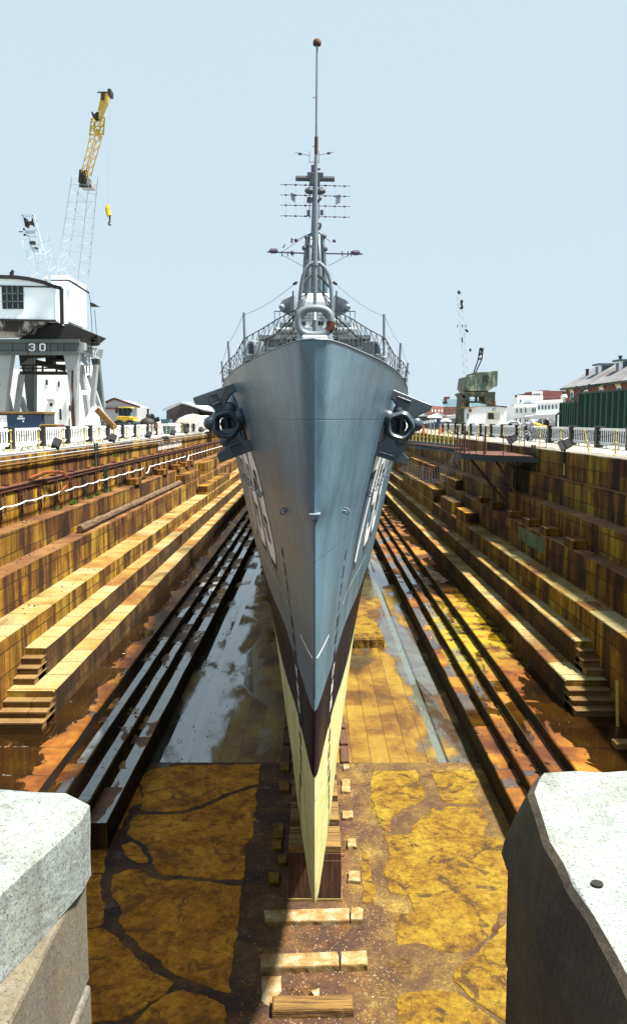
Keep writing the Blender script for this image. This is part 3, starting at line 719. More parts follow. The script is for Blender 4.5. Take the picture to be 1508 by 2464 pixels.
TB={-1:[0,.17,.27,.42,.66,1.08,1.52,2.12,2.8,3.45,4.3,5.1,5.65,5.9,5.9,5.2,4.2],
.3:[0,.12,.2,.31,.5,.82,1.2,1.75,2.5,3.2,4.1,5.0,5.6,5.9,5.9,5.1,3.9],
1.25:[0,.07,.13,.22,.39,.68,1.02,1.52,2.25,2.95,3.85,4.75,5.5,5.85,5.9,5.0,3.6],
1.45:[0,.035,.08,.18,.36,.64,.98,1.48,2.2,2.9,3.8,4.7,5.5,5.85,5.9,5.0,3.5],
2.9:[0,.03,.07,.14,.27,.48,.75,1.25,1.95,2.65,3.5,4.4,5.3,5.8,5.9,4.8,3.0],
4.26:[0,.03,.06,.11,.2,.38,.6,1.08,1.75,2.4,3.2,4.1,5.0,5.7,5.8,4.5,2.4],
5.4:[0,.03,.06,.1,.18,.34,.6,.98,1.5,2.1,2.9,3.8,4.8,5.5,5.6,3.8,1.2],
6.5:[0,.03,.06,.1,.18,.34,.58,.88,1.3,1.85,2.6,3.5,4.6,5.4,5.3,2.8,.3],
7.5:[0,.03,.06,.1,.18,.32,.5,.75,1.15,1.6,2.3,3.2,4.3,5.2,5.0,1.5,.12],
8.5:[0,.03,.06,.1,.17,.3,.43,.6,.95,1.4,1.95,2.8,3.9,4.8,4.5,.7,.1],
9.3:[0,.03,.05,.08,.12,.18,.25,.33,.5,.8,1.2,1.8,2.8,3.7,3.2,.3,.08],
9.75:[0,.03,.04,.05,.06,.08,.1,.12,.15,.2,.3,.6,1.2,1.8,1.2,.15,.06]}
HL=sorted(TB); CV=[pchip(DD,TB[h]) for h in HL]
def hb(h,d):
    d=max(0,d); return pchip(HL,[c(d) for c in CV])(h)
def hullx(y,z):           # half breadth at station y, height z
    h=-z; return hb(h,y-stem(h)) if y>stem(h) else 0.0
ship=thing('warship','grey destroyer seen bow on in the dock, white 793 on both bows','warship',(0,11,-9.75))
def sp(mb,name,mat,label=None,parent=None,**k):
    o=mb.build(name,mat,None,**k); 
    if parent is None: o.parent=ship; o.location=-ship.location
    else: o.parent=parent
    if label: o['label']=label
    return o
NU,NV=110,84
def hp_(u,v):
    h0=-1.0+10.75*v; ys=stem(h0); y=ys+(128-ys)*(u**2.6)
    top=sheer(y); h=top+(9.75-top)*v
    # keep start of each line on the stem
    h=h0+(h-h0)*min(1,u*6)
    d=y-stem(h) if u>0 else 0
    if u>0 and d<.0005: d=.0005
    return y,h,(hb(h,d) if u>0 else 0)
grid=[[hp_(i/NU,j/NV) for j in range(NV+1)] for i in range(NU+1)]
vs=[];fs=[]
for s in (-1,1):
    b=len(vs)
    for i in range(NU+1):
        for j in range(NV+1):
            y,h,x=grid[i][j]; vs.append((s*x,y,-h))
    for i in range(NU):
        for j in range(NV):
            a=b+i*(NV+1)+j; f=(a,a+1,a+NV+2,a+NV+1); fs.append(f if s<0 else f[::-1])
mb=MB().add(vs,fs)
n_=[(-grid[NU][j][2],grid[NU][j][0],-grid[NU][j][1]) for j in range(NV+1)]; mb.poly(n_+[(-x,y,z) for x,y,z in n_[::-1]])
hull=sp(mb,'hull',M['hull'],smooth=True,angle=50)
mb=MB(); vs=[];fs=[]
for i in range(NU+1):
    y,h,x=grid[i][0]; vs+=[(-x*.995,y,-h-.0),(x*.995,y,-h)]
for i in range(NU): fs.append((2*i,2*i+1,2*i+3,2*i+2))
mb.add([(x,y,z-.012) for x,y,z in vs],fs); sp(mb,'deck',M['deckp'])
mb=MB()
for s in (-1,1): mb.tube([(s*grid[i][0][2],grid[i][0][0],-grid[i][0][1]) for i in range(0,80)],.012,5)
sp(mb,'gunwale_bar',M['ship'],smooth=True)
# soft nose lip and stem bar
mb=MB()
mb.add([(-.075,11.0,-1.25),(.075,11.0,-1.25),(.05,11.01,-1.33),(-.05,11.01,-1.33),(-.08,11.18,-1.24),(.08,11.18,-1.24),(.05,11.2,-1.33),(-.05,11.2,-1.33)],
 [(0,1,2,3),(4,7,6,5),(0,4,5,1),(3,2,6,7),(0,3,7,4),(1,5,6,2)])
sp(mb,'stem_lip',M['ship'],bevel=.01)
mb=MB(); mb.tube([(0,stem(h)-.004,-h) for h in [1.3+.25*i for i in range(12)]],.014,6); sp(mb,'stem_bar',M['hull'],smooth=True)

# hull numerals on the plating
def strokes(path,w,closed=False):
    P_=[Vector((*p,0)) for p in path]; n=len(P_); L_=[];R_=[]
    for i in range(n):
        a=P_[i-1] if (i>0 or closed) else None; b=P_[(i+1)%n] if (i<n-1 or closed) else None
        d1=(P_[i]-a).normalized() if a is not None else None; d2=(b-P_[i]).normalized() if b is not None else None
        if d1 is None: d1=d2
        if d2 is None: d2=d1
        n1=Vector((-d1.y,d1.x,0)); n2=Vector((-d2.y,d2.x,0)); m=(n1+n2); m.normalize(); k=w/2/max(.35,m.dot(n1))
        L_.append(P_[i]+m*k); R_.append(P_[i]-m*k)
    return [(L_[i],L_[(i+1)%n],R_[(i+1)%n],R_[i]) for i in range(n if closed else n-1)]
GL={'0':[([(1,.5),(3,.5),(3.5,1),(3.5,5),(3,5.5),(1,5.5),(.5,5),(.5,1)],True)],
'1':[([(2,0),(2,6)],False)],
'2':[([(.5,4.6),(.5,5),(1,5.5),(3,5.5),(3.5,5),(3.5,3.4),(.5,.9),(.5,.5),(4,.5)],False)],
'3':[([(.5,4.4),(.5,5),(1,5.5),(3,5.5),(3.5,5),(3.5,3.5),(3,3),(3.5,2.5),(3.5,1),(3,.5),(1,.5),(.5,1),(.5,1.6)],False),([(1.5,3),(3,3)],False)],
'4':[([(3,0),(3,6)],False),([(2.6,5.6),(.6,2),(4,2)],False)],
'5':[([(3.8,5.5),(.6,5.5),(.6,3.2),(3,3.2),(3.5,2.7),(3.5,1),(3,.5),(.5,.5)],False)],
'6':[([(3.5,4.8),(3,5.5),(1,5.5),(.5,5),(.5,1),(1,.5),(3,.5),(3.5,1),(3.5,2.5),(3,3),(.5,3)],False)],
'7':[([(0,5.5),(3.45,5.5),(1.5,0)],False)],
'8':[([(1,.5),(3,.5),(3.5,1),(3.5,5),(3,5.5),(1,5.5),(.5,5),(.5,1)],True),([(.5,3),(3.5,3)],False)],
'9':[([(3.5,3),(1,3),(.5,3.5),(.5,5),(1,5.5),(3,5.5),(3.5,5),(3.5,1),(3,.5),(1,.5),(.5,1),(.5,1.5)],False)],
'E':[([(4,5.5),(.5,5.5),(.5,.5),(4,.5)],False),([(.5,3),(3.2,3)],False)],
'S':[([(3.5,4.6),(3.5,5),(3,5.5),(1,5.5),(.5,5),(.5,3.5),(1,3),(3,3),(3.5,2.5),(3.5,1),(3,.5),(1,.5),(.5,1),(.5,1.4)],False)],
'R':[([(.5,0),(.5,5.5),(3,5.5),(3.5,5),(3.5,3.5),(3,3),(.5,3)],False),([(2,3),(3.6,0)],False)],
}
def glyph(ch,mapf,sub=5,mb=None,wd=1.0):
    mb=mb or MB()
    for path,cl in GL[ch]:
        for q in strokes(path,wd,cl):
            vs=[];
            for i in range(sub+1):
                for j in range(3):
                    a=q[0].lerp(q[1],i/sub); b=q[3].lerp(q[2],i/sub); p=a.lerp(b,j/2); vs.append(mapf(p.x,p.y))
            mb.add(vs,[(i*3+j,i*3+j+1,(i+1)*3+j+1,(i+1)*3+j) for i in range(sub) for j in range(2)])
    return mb
def onhull(side,y,z,off):
    x=hullx(y,z); e=.05
    dx=(hullx(y+e,z)-hullx(y-e,z))/(2*e); dz=(hullx(y,z+e)-hullx(y,z-e))/(2*e)
    n=Vector((1,-dx,-dz)).normalized()
    p=Vector((x,y,z))+n*off
    return Vector((side*p.x,p.y,p.z))
for side,chars in ((-1,'397'),(1,'793')):
    for k,ch in enumerate(chars):
        y0=16.35+2.45*k; W=1.95; H=2.3; zb=-2.95
        rev = side<0   # starboard side reads with 3 nearest the bow
        def mf(gx,gy,off,dy=0,dz=0):
            u=gx/4 if not rev else 1-gx/4
            y=y0+u*W+dy; z=zb+gy/6*H+dz
            return onhull(side,y,z,off)
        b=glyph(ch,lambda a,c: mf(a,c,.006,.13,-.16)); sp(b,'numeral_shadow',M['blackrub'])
        b=glyph(ch,lambda a,c: mf(a,c,.012)); sp(b,'hull_numeral',M['white'],'white numeral %s on the bow'%ch)
# draught marks
bk,wh=MB(),MB()
for side in (-1,1):
    for ft in range(5,25):
        z=-9.75+ft*.3048+.0; h=-z
        if h<2.2: continue
        y=14.25 if h<6.3 else 14.25+(h-6.3)*.75
        txt=str(ft%20) if ft%20 else '20'
        iw=4.3<h<5.4; tgt=MB()
        for i,ch in enumerate(txt):
            def mf(gx,gy):
                u=(gx/4+i*1.2)*.19; yy=y+(u if side>0 else .42-u); return onhull(side,yy,z+gy/6*.19,.006)
            glyph(ch,mf,1,tgt,1.9)
        sp(tgt,'draught_mark',M['white' if iw else 'blackrub'],('white' if iw else 'black')+' draught number %s on the bow'%txt)
        

# load line strips, weld seams
mb=MB()
for side in (-1,1):
    def strip(y0,y1,z,w,n=10,zf=None,off=.007):
        for i in range(n):
            ya,yb=y0+(y1-y0)*i/n,y0+(y1-y0)*(i+1)/n
            za=z if zf is None else zf(ya); zb=z if zf is None else zf(yb)
            mb.poly([onhull(side,ya,za,off),onhull(side,yb,zb,off),onhull(side,yb,zb+w,off),onhull(side,ya,za+w,off)])
    strip(11.66,12.95,-3.43,.035); strip(15.2,21,-3.43,.018,16); strip(18.5,30,-1.55,.02,14,lambda y:-1.35-.02*(y-18))
sp(mb,'painted_line',M['white'])
mb=MB()
for side in (-1,1):
    for r in range(4):
        for q in range(9):
            z=-5.9-q*.33-r*.1; y=12.75+.33*r+.03*q+max(0,(-z-7))*.5
            mb.poly([onhull(side,y,z,.005),onhull(side,y+.018,z,.005),onhull(side,y+.018,z+.075,.005),onhull(side,y,z+.075,.005)])
sp(mb,'weld_marks',M['ktop'])
mb=MB()
for side in (-1,1):
    for yy in (13.0,16.4,18.0,19.6,21.2,22.8):
        p=onhull(side,yy,-1.42-.01*(yy-13),.0); q=onhull(side,yy,-1.42-.01*(yy-13),.055); dn=(q-p).normalized()
        c=q+Vector((0,0,-.0)); ring=[c+Vector((0,1,0))*0+dn*.05*math.cos(a)+Vector((0,0,.05))*math.sin(a) for a in [2*math.pi*k/12 for k in range(12)]]
        mb.tube(ring,.012,5,closed=True); mb.cyl(p,q,.018,n=6)
sp(mb,'padeye',M['ship'],smooth=True)
# hawse bolsters
for side in (-1,1):
    mb=MB(); hc=P(757+side*188,1003,17.4); c=onhull(side,17.3,hc.z,.03); c2=onhull(side,17.3,hc.z,.12); dn=(c2-c).normalized()
    u=dn.cross(Vector((0,0,1))).normalized(); v=u.cross(dn)
    mb.tube([c+u*.34*math.cos(a)+v*.42*math.sin(a)*(1 if math.sin(a)>0 else 1.1) for a in [2*math.pi*k/20 for k in range(20)]],.085,8,closed=True)
    sp(mb,'hawse_bolster',M['hull'],smooth=True)
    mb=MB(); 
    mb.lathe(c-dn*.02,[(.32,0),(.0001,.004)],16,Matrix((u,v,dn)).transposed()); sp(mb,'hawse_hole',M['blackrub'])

# bullnose
def W5(x,y,Y): return P(494.4+.3531*x,602.2+.3531*y,Y)
ov=[]
for k in range(28):
    a=2*math.pi*k/28; cx=math.copysign(abs(math.cos(a))**.75,math.cos(a)); sx=math.copysign(abs(math.sin(a))**.75,math.sin(a))
    ov.append(Vector((0+.208*cx,10.72,1.235+.165*sx)))
mb=MB(); mb.tube(ov,.048,10,closed=True); o=sp(mb,'bullnose',M['ship'],'pale oval mooring ring on the stem head',smooth=True)
mb=MB()
pass
mb.bx(-.16,.16,10.64,10.84,.965,1.06); sp(mb,'bullnose_base',M['shipwhite'],bevel=.02)
mb=MB(); a0=[ov[k]+Vector((0,-.0,0)) for k in (0,27,26,25)]; mb.tube(a0,.055,10); sp(mb,'rust_patch',M['rusty'],'rust red patch on the bullnose',smooth=True)
# jackstaff with U frame
fr=[]
for x,y in [(717,782),(719.5,745),(722,710),(725,685),(729,664),(736,647),(746,636),(758,631),(770,634),(782,645),(790,660),(795,680),(797,705),(798.5,745),(801,782)]: fr.append(P(x,y,11.5))
mb=MB(); mb.tube(fr,.027,8); sp(mb,'jackstaff_frame',M['ship'],smooth=True)
a,b_=P(757.5,745,11.4),P(762.5,103,11.4); j1=a.lerp(b_,.59); j2=a.lerp(b_,.655)
mb=MB(); mb.tube([a,j1],[.025,.021],8); mb.tube([j2,b_],[.017,.013],8); mb.tube([a.lerp(b_,.17),a.lerp(b_,.176),a.lerp(b_,.182)],.04,8)
js=sp(mb,'jackstaff',M['ship'],smooth=True)
mb=MB(); mb.tube([j1,j2],.024,8); mb.lathe(b_,[(.0001,-.03),(.05,-.03),(.055,-.01),(.05,.025),(.03,.045),(.0001,.05)],14); sp(mb,'jackstaff_fitting',M['rustpole'],'rust brown sleeve and cap of the jackstaff',smooth=True)
mb=MB(); 
for p_ in (.3,.45,.62,.8):
    q=a.lerp(b_,p_); mb.bar(q,q+Vector((-.05,0,.0)),.008)
mb.tube([P(750,785,11.3),P(757,770,11.2),P(757,745,11.3)],.02,6); mb.tube([P(757,745,11.35),P(757,805,11.4)],.03,8); sp(mb,'jackstaff_cleat',M['ship'])
# mooring chocks
for side,pts in ((-1,[(588,866),(590,840),(594,825),(601,818.5),(609,820),(612,832),(612,852),(609,861)]),(1,[(918,866),(916,842),(911,826),(904,819),(898,821),(895,834),(896,852),(900,862)])):
    w_=[P(x,y,13.4) for x,y in pts]; mb=MB(); back=[p+Vector((-side*.16,.12,0)) for p in w_]
    # short tunnel of oval section with thick lip
    n=len(w_)
    c=sum(w_,Vector())/n; inn=[c.lerp(p,.66) for p in w_]
    vs=w_+back+inn+[p+Vector((-side*.16,.12,0)) for p in inn]
    f=[]
    for i in range(n):
        j=(i+1)%n; f+=[(i,j,n+j,n+i),(2*n+i,3*n+i,3*n+j,2*n+j),(i,2*n+i,2*n+j,j),(n+i,n+j,3*n+j,3*n+i)]
    mb.add(vs,f); z0=-sheer(13.4); mb.bx(min(w_[0].x,w_[0].x-side*.22),max(w_[0].x,w_[0].x-side*.22),13.4,13.62,z0-.02,z0+.10)
    sp(mb,'mooring_chock',M['ship'],'pale grey oval mooring chock on the deck edge',bevel=.02)
# stanchions and lines
SPS={-1:[(584,752,14.0),(543.8,821,16.4),(528.6,869,18.6)],1:[(922,756,14.0),(966.8,826,16.4),(986.5,873,18.6)]}
lines=MB()
for side in (-1,1):
    tops=[]; 
    for x,y,Y in SPS[side]:
        xx=side*(hb(-.9,Y-stem(-.9))-.02); t=P(x,y,Y); t.x=xx+ (t.x-xx)*.5
        z0=-sheer(Y); base=Vector((xx,Y,z0)); mb=MB(); mb.tube([base,t],.022 if Y<15 else .024,8); mb.lathe(base,[(.05,0),(.05,.1),(.02,.12)],8)
        sp(mb,'stanchion',M['ship'],smooth=True); tops.append((base,t))
    u=P(713 if side<0 else 803,680,11.5); prev=u
    for b0,t in tops:
        pts=[prev.lerp(t-Vector((0,0,.04)),k/8)-Vector((0,0,.05*math.sin(math.pi*k/8))) for k in range(9)]
        lines.tube(pts,.0035 if side<0 else .0028,4); prev=t
        
    lines.tube([prev,Vector((side*3.2,29,-sheer(29)+.5))],.004,4)
    for (b0,t) in tops[:1]:
        lines.tube([u,u.lerp(t,.04)],.02,5)
sp(lines,'stay_wire',M['rustpole'])
# safety netting along the forecastle
net=MB()
for side in (-1,1):
    top=[P(757+side*x,y,Y) for x,y,Y in ((15,700,13.0),(45,745,13),(90,768,13.2),(125,790,13.6),(170,815,14.0),(190,852,15.3),(212,872,16.4),(228,900,18.6))]
    bot=[Vector((side*hb(-.95,max(.05,Y-stem(-.95)))*.97,Y,-sheer(Y)+.01)) for Y in (10.95,11.4,12.2,13.0,14.0,15.3,16.4,18.6)]
    net.tube(top,.009,5)
    def tp(A,s): 
        s=s*(len(A)-1); i=min(int(s),len(A)-2); return A[i].lerp(A[i+1],s-i)
    N=22
    rnd=random.Random(5)
    for i in range(N):
        a_=tp(top,i/N); b0=tp(bot,min(1,(i+1.6)/N)); c0=tp(bot,max(0,(i-1.6)/N))
        for q in (b0,c0):
            m_=a_.lerp(q,.5)+Vector((rnd.uniform(-.02,.02),0,rnd.uniform(-.03,.02))); net.tube([a_,m_,q],.006,4)
    mid=[tp(top,k/20).lerp(tp(bot,k/20),.5) for k in range(21)]; net.tube(mid,.004,4)
    # thick braces inside the U frame
    net.tube([P(757+side*5,660,12.2),P(757+side*20,672,12.1),P(757+side*34,690,11.9)],[.014,.022,.016],6)
    net.tube([P(757+side*5,735 ,12.2),P(757+side*18,748,12.1),P(757+side*44,780,11.9)],[.014,.024,.018],6)
    net.tube([P(757+side*10,694,12.2),P(757+side*20,705,12.1),P(757+side*38,722,11.9)],.008,5)
    net.tube([P(757+side*34,745,12.1),P(757+side*100,810,13.3),P(757+side*125,820,13.6)],.012,5)
    net.tube([P(757+side*46,750,12.1),P(757+side*43,770,13.3),P(757+side*60,830,13.6)],.010,5)
    net.tube([P(757+side*44,810,12.1),P(757+side*80,830,12.6),P(757+side*100,845,13.2)],.010,5)
sp(net,'safety_netting',M['rope'],'dark rope netting along the deck edge')

# ---- superstructure (bridge about y=46, guns in front)
def box_at(mb,x0,x1,y0,y1,Y,depth):
    a=P(x0,y0,Y); b=P(x1,y1,Y); mb.bx(a.x,b.x,Y,Y+depth,b.z,a.z)
gz=-sheer(36)
sup=MB(); box_at(sup,628,706,812,905,40,9); box_at(sup,808,890,812,905,40,9); sup.bx(-1.9,1.9,46,58,-2.2,P(757,775,46).z)
ss=sp(sup,'deckhouse',M['corr'],bevel=.05)
mb=MB(); box_at(mb,622,892,806,816,39.8,9.6); box_at(mb,640,880,835,842,39.8,9.4); sp(mb,'bridge_wing_deck',M['ship'])
mb=MB(); 
box_at(mb,706,808,722,800,43,8); box_at(mb,716,800,706,724,44,6); box_at(mb,660,860,788,796,42.7,8)
sp(mb,'bridge_house',M['shipwhite'],bevel=.06)
mb=MB()
for x0,x1,y0,y1 in ((740,754,735.5,743.5),(759,771.5,735.5,743.5),(718,732,735.5,743.5),(781,795,735.5,743.5)):
    a=P(x0,y0,42.97); b=P(x1,y1,42.97); mb.bx(a.x,b.x,42.9,43.1,b.z,a.z)
for x0,x1 in ((712,735),(765,778),(786,800)):
    a=P(x0,772,42.97); b=P(x1,784,42.97); mb.bx(a.x,b.x,42.9,43.1,b.z,a.z)
sp(mb,'bridge_window',M['glass'])
mb=MB(); 
for y in (757,764,771): box_at(mb,715,800,y,y+2.2,42.6,.15)
for x in (716,730,744,758,772,786,798): box_at(mb,x,x+1.4,752,790,42.65,.1)
sp(mb,'bridge_rail',M['ship'])
# gun mounts ahead of the bridge
for Y,zt,r in ((30,P(757,805,30).z,1.7),(36.5,P(757,790,36.5).z,1.7)):
    g=MB(); zb=-sheer(Y)
    pr=[(-1.3,-1.5),(1.3,-1.5),(1.7,-.6),(1.7,1.4),(1.0,2.0),(-1.0,2.0),(-1.7,1.4),(-1.7,-.6)]
    lo=[Vector((x,Y+y,zb+.2)) for x,y in pr]; lo=[Vector((x*.55,Y+y*.8,zb+.2)) for x,y in pr]; hi=[Vector((x*.46,Y+y*.7+.1,zt-.25)) for x,y in pr]; n=8
    g.add(lo+hi,[tuple(range(n))[::-1],tuple(range(n,2*n))]+[(i,(i+1)%n,n+(i+1)%n,n+i) for i in range(n)])
    g.cyl((0,Y,zb-.1),(0,Y,zb+.2),.9,n=20)
    gm=sp(g,'gun_mount',M['ship'],bevel=.06)
    g=MB(); z=(zb+zt)/2+.25; g.tube([(0,Y-1.3,z),(0,Y-1.75,z+.02)],.2,10); g.tube([(0,Y-1.7,z+.02),(0,Y-5.2,z+.18)],[.12,.085],10); g.tube([(0,Y-5.2,z+.18),(0,Y-5.3,z+.19)],.1,10)
    o=g.build('gun_barrel',M['shipdark'],gm,smooth=True); 
# windlass, deck gear behind the stem
mb=MB()
for x,y in ((-.5,14.5),(.5,14.5)): mb.lathe((x,y,-sheer(14.5)),[(.2,0),(.2,.12),(.1,.16),(.12,.3),(.16,.34),(.0001,.36)],12)
for x in (-.75,.75):
    for y in (15.8,16.1): mb.lathe((x,y,-sheer(16)),[(.06,0),(.06,.22),(.08,.24),(.0001,.26)],10)
sp(mb,'windlass',M['shipdark'],smooth=True)
mb=MB(); 
for s in (-1,1): box_at(mb,757+s*72-6,757+s*72+6,846,858,14.6,.2)
sp(mb,'red_fitting',M['rusty'],'small red fitting on the forecastle')
# splinter shields / wing tubs with lamps
for side in (-1,1):
    ox=lambda x: x if side<0 else 1508-x+6
    pts=[(671,736),(678,722),(694,715),(707,708),(707,762),(694,758),(684,752),(674,748)]
    a=[P(ox(x),y,41) for x,y in pts]; b=MB(); b.prism(a,(-side*.15,1.2,0)); o=sp(b,'splinter_shield',M['ship'],bevel=.04)
    b=MB(); q=P(ox(678),739,40.7); b.ball(q,.15,8); b.cyl(q,q+Vector((0,.5,0)),.12,n=10); sp(b,'signal_lamp',M['ship'],smooth=True)
    b=MB()
    for k in range(6): b.bar(P(ox(684+4*k),719-1.6*k,40.96),P(ox(684+4*k),753+1.2*k,40.96),.02)
    b.bar(P(ox(705),700,40.8),P(ox(705),800,40.8),.07); b.bar(P(ox(660),749,40.8),P(ox(712),750,40.8),.04)
    for k in range(4): b.bar(P(ox(660+k*12),749,40.8),P(ox(664+k*12),806,40.8),.03)
    sp(b,'shield_frame',M['shipdark'])
# mast
YM=52
mast=MB()
for side in (-1,1):
    mast.tube([P(757+side*26,760,YM),P(757+side*24,690,YM),P(757+side*22,628,YM),P(757+side*20,600,YM),P(757+side*17,566,YM)],[.17,.17,.15,.14,.12],8)
    mast.tube([P(757+side*14,760,YM-1),P(757+side*14,690,YM-1),P(757+side*12,628,YM-1),P(757+side*9,566,YM)],.11,8)
mast.tube([P(757,760,YM),P(757,560,YM),P(757.5,470,YM),P(758,400,YM),P(758,372,YM)],[.28,.24,.16,.09,.04],10)
for yy in range(575,760,14):
    w_=17+ (yy-566)*.055
    mast.bar(P(757-w_,yy,YM),P(757+w_,yy+1,YM),.07); 
    for sg in (-1,1):
        mast.bar(P(757-sg*w_,yy,YM),P(757+sg*(w_+.6),yy+13,YM-.4),.045)
        mast.bar(P(757-sg*w_*.5,yy,YM-.6),P(757,yy+7,YM-.6),.05)
sp(mast,'mast',M['mastg'],smooth=True)
mb=MB()
def W4(x,y,Y=YM): return P(570.5+.2522*x,316.9+.2522*y,Y)
roof=[W4(660,985),W4(720,955),W4(775,955),W4(835,1000),W4(820,1060),W4(800,1100),W4(775,1040),W4(735,1020),W4(710,1090),W4(690,1060)]
mb.prism(roof,(0,.9,0)); 
for (x,y) in ((665,1010),(640,1110),(838,1120),(826,1000)): mb.ball(W4(x,y),.16,6)
for (x0,y0,x1,y1) in ((668,555,715,575),(775,575,818,552),(665,650,715,655),(775,645,790,660)):
    mb.bar(W4(x0,y0),W4(x1,y1),.22,.3)
mb.ball(W4(693,565),.33,6,(1,.8,.6)); mb.ball(W4(793,570),.33,6,(1,.8,.6)); mb.tube([W4(785,870),W4(795,890),W4(785,925),W4(770,930)],.09,6)
mb.bar(W4(680,750),W4(680,805),.2,.2); mb.bar(W4(806,750),W4(806,795),.2,.2)
for q_ in mb.comps(): sp(q_,'mast_lamp' if len(q_.v)>60 else 'mast_platform',M['shipdark'])
mb=MB(); mb.bar(W4(285,1147),W4(640,1160),.07); mb.bar(W4(835,1163),W4(1195,1168),.07)
for x0,x1,y in ((305,388,1141),(1090,1172,1158)): mb.tube([W4(x0,y),W4(x0+15,y-4),W4(x1-15,y-4),W4(x1,y)],[.05,.16,.16,.05],8)
for x in (425,480,525,1000,1055,1085): mb.bar(W4(x,1140),W4(x+2,1190),.06)
mb.ball(W4(525,1155),.14,6); mb.bar(W4(640,1160),W4(835,1163),.07)
for x0,y0,x1,y1 in ((425,1150,660,990),(430,1178,625,1280),(1060,1180,870,1280),(820,1000,900,1055),(520,1020,570,1040),(660,985,520,1060)): mb.bar(W4(x0,y0),W4(x1,y1),.025)
mb.bar(W4(520,1018),W4(520,1060),.1); mb.ball(W4(562,1036),.12,6); mb.ball(W4(925,1042),.11,6); mb.bar(W4(436,1110),W4(455,1075),.06)
sp(mb,'yardarm',M['wire'],'thin yardarm with a dark float at each end')
mb=MB(); a=W4(557,445);b_=W4(928,452); mb.cyl(a,b_,.16,n=10); mb.bar(W4(668,425),W4(820,430),.32,.4); mb.bar(W4(690,470),W4(790,480),.4,.5); sp(mb,'radar_bar',M['shipdark'],smooth=False)
mb=MB()
for y in (505,603,700,802):
    mb.bar(W4(440,y),W4(1045,y+14),.014)
    for x in (465,557,650,840,930,1022):
        p=W4(x,y+(x-440)/605*14); mb.ball(p,.06,5,(1.4,1,1)); mb.bar(p+Vector((-.35,0,0)),p+Vector((.35,0,0)),.03)
for x in (465,557,650,840,930,1022): mb.bar(W4(x,505),W4(x,805),.007)
for x in (690,780): mb.bar(W4(x,490),W4(x,830),.05)
mb.bar(W4(552,200),W4(690,228),.025); mb.bar(W4(775,225),W4(915,195),.025); mb.bar(W4(598,205),W4(598,219),.2,.2); mb.bar(W4(872,200),W4(872,213),.2,.2)
for x in (690,779): mb.bar(W4(x,185),W4(x,300),.03)
mb.bar(W4(690,290),W4(779,290),.03)
mb.bar(W4(718,320),W4(718,380),.18,.18); mb.bar(W4(780,350),W4(780,366),.16,.16)
sp(mb,'radar_antenna',M['wire'],'wire grid of small dipoles on the mast')
for pts in ([(512,578),(552,598),(550,668),(513,640)],[(942,605),(985,596),(982,668),(938,686)]):
    mb=MB(); mb.prism([W4(*p) for p in pts],(0,.25,0)); 
    sp(mb,'antenna_panel',M['ship'])

# ================= ANCHORS =================
def z9(p): return (443.7+.42035*p[0],887.4+.42035*p[1])
def anchor(side,up,lo,slotu,slotl,hub,knobs,label,Y):
    K=Y/13.6; c0=P(*z9(hub),Y); t=thing('anchor',label,'anchor',c0)
    def pl(poly,th,dy=0): 
        mb=MB(); mb.prism([P(*z9(p),Y+dy)-c0 for p in poly],(0,th,0)); return mb
    pl(up,.17).build('fluke',M['anchor'],t,bevel=.018,seg=3)
    pl(lo,.17).build('fluke',M['anchor'],t,bevel=.018,seg=3)
    for s_ in (slotu,slotl):
        a=[P(*z9(p),Y-.004)-c0 for p in s_]; mb=MB(); m_=[(a[0]+a[3])/2,(a[1]+a[2])/2]
        for i in range(4): mb.bar(a[i],a[(i+1)%4],.016,.02)
        mb.tube([m_[0]+Vector((0,-.002,0)),m_[1]+Vector((0,-.002,0))],.026,8)
        mb.build('fluke_rib',M['anchor'],t,smooth=False,bevel=.004)
        mb=MB(); mb.prism([q+Vector((0,.001,0)) for q in a],(0,.0025,0)); mb.build('fluke_recess',M['shipdark'],t)
    mb=MB(); Mx=Matrix.Rotation(R(90),3,'X')
    mb.lathe((0,.06,0),[(.155,-.10),(.165,.04),(.185,.10),(.225,.125),(.28,.09),(.315,.0),(.29,-.10),(.22,-.15),(.17,-.15),(.155,-.10)],26,Mx)
    for v in mb.v: pass
    mb.v=[(x*.86*(1+.05*math.cos(5*math.atan2(z,x))),y,z*.86*(1+.05*math.cos(5*math.atan2(z,x)))) for x,y,z in mb.v]
    for kx,kz,r in knobs: mb.ball(Vector((kx,.06,kz)),r*1.35,8,(1,.9,1))
    mb.v=[(x*K,y*K,z*K) for x,y,z in mb.v]
    mb.build('crown_hub',M['anchor'],t,smooth=True,angle=60)
    mb=MB(); mb.tube([(-.04*-side,.10,.19),(.02,.14,-.19)],.045,8); mb.tube([(0,.22,0),(-side*.12,.6,.05),(-side*.2,1.0,.1)],[.16,.15,.15],10)
    mb.build('shank',M['anchor'],t,smooth=True)
    return t
YA=16.2
anchor(-1,[(47,165),(290,80),(303,120),(262,150),(238,190),(240,235),(175,262),(172,238),(160,222),(135,210),(60,207)],
 [(180,352),(215,405),(230,432),(225,465),(190,482),(183,498),(205,538),(432,452),(420,412),(345,408),(325,380),(312,335)],
 [(143,153),(190,138),(232,240),(185,262)],[(235,400),(300,375),(340,468),(280,490)],(240,318),[(-.26,.02,.09),(.22,.13,.10),(.05,.26,.08),(-.02,-.26,.08)],
 'dark grey stockless anchor hanging against the left side of the bow',YA)
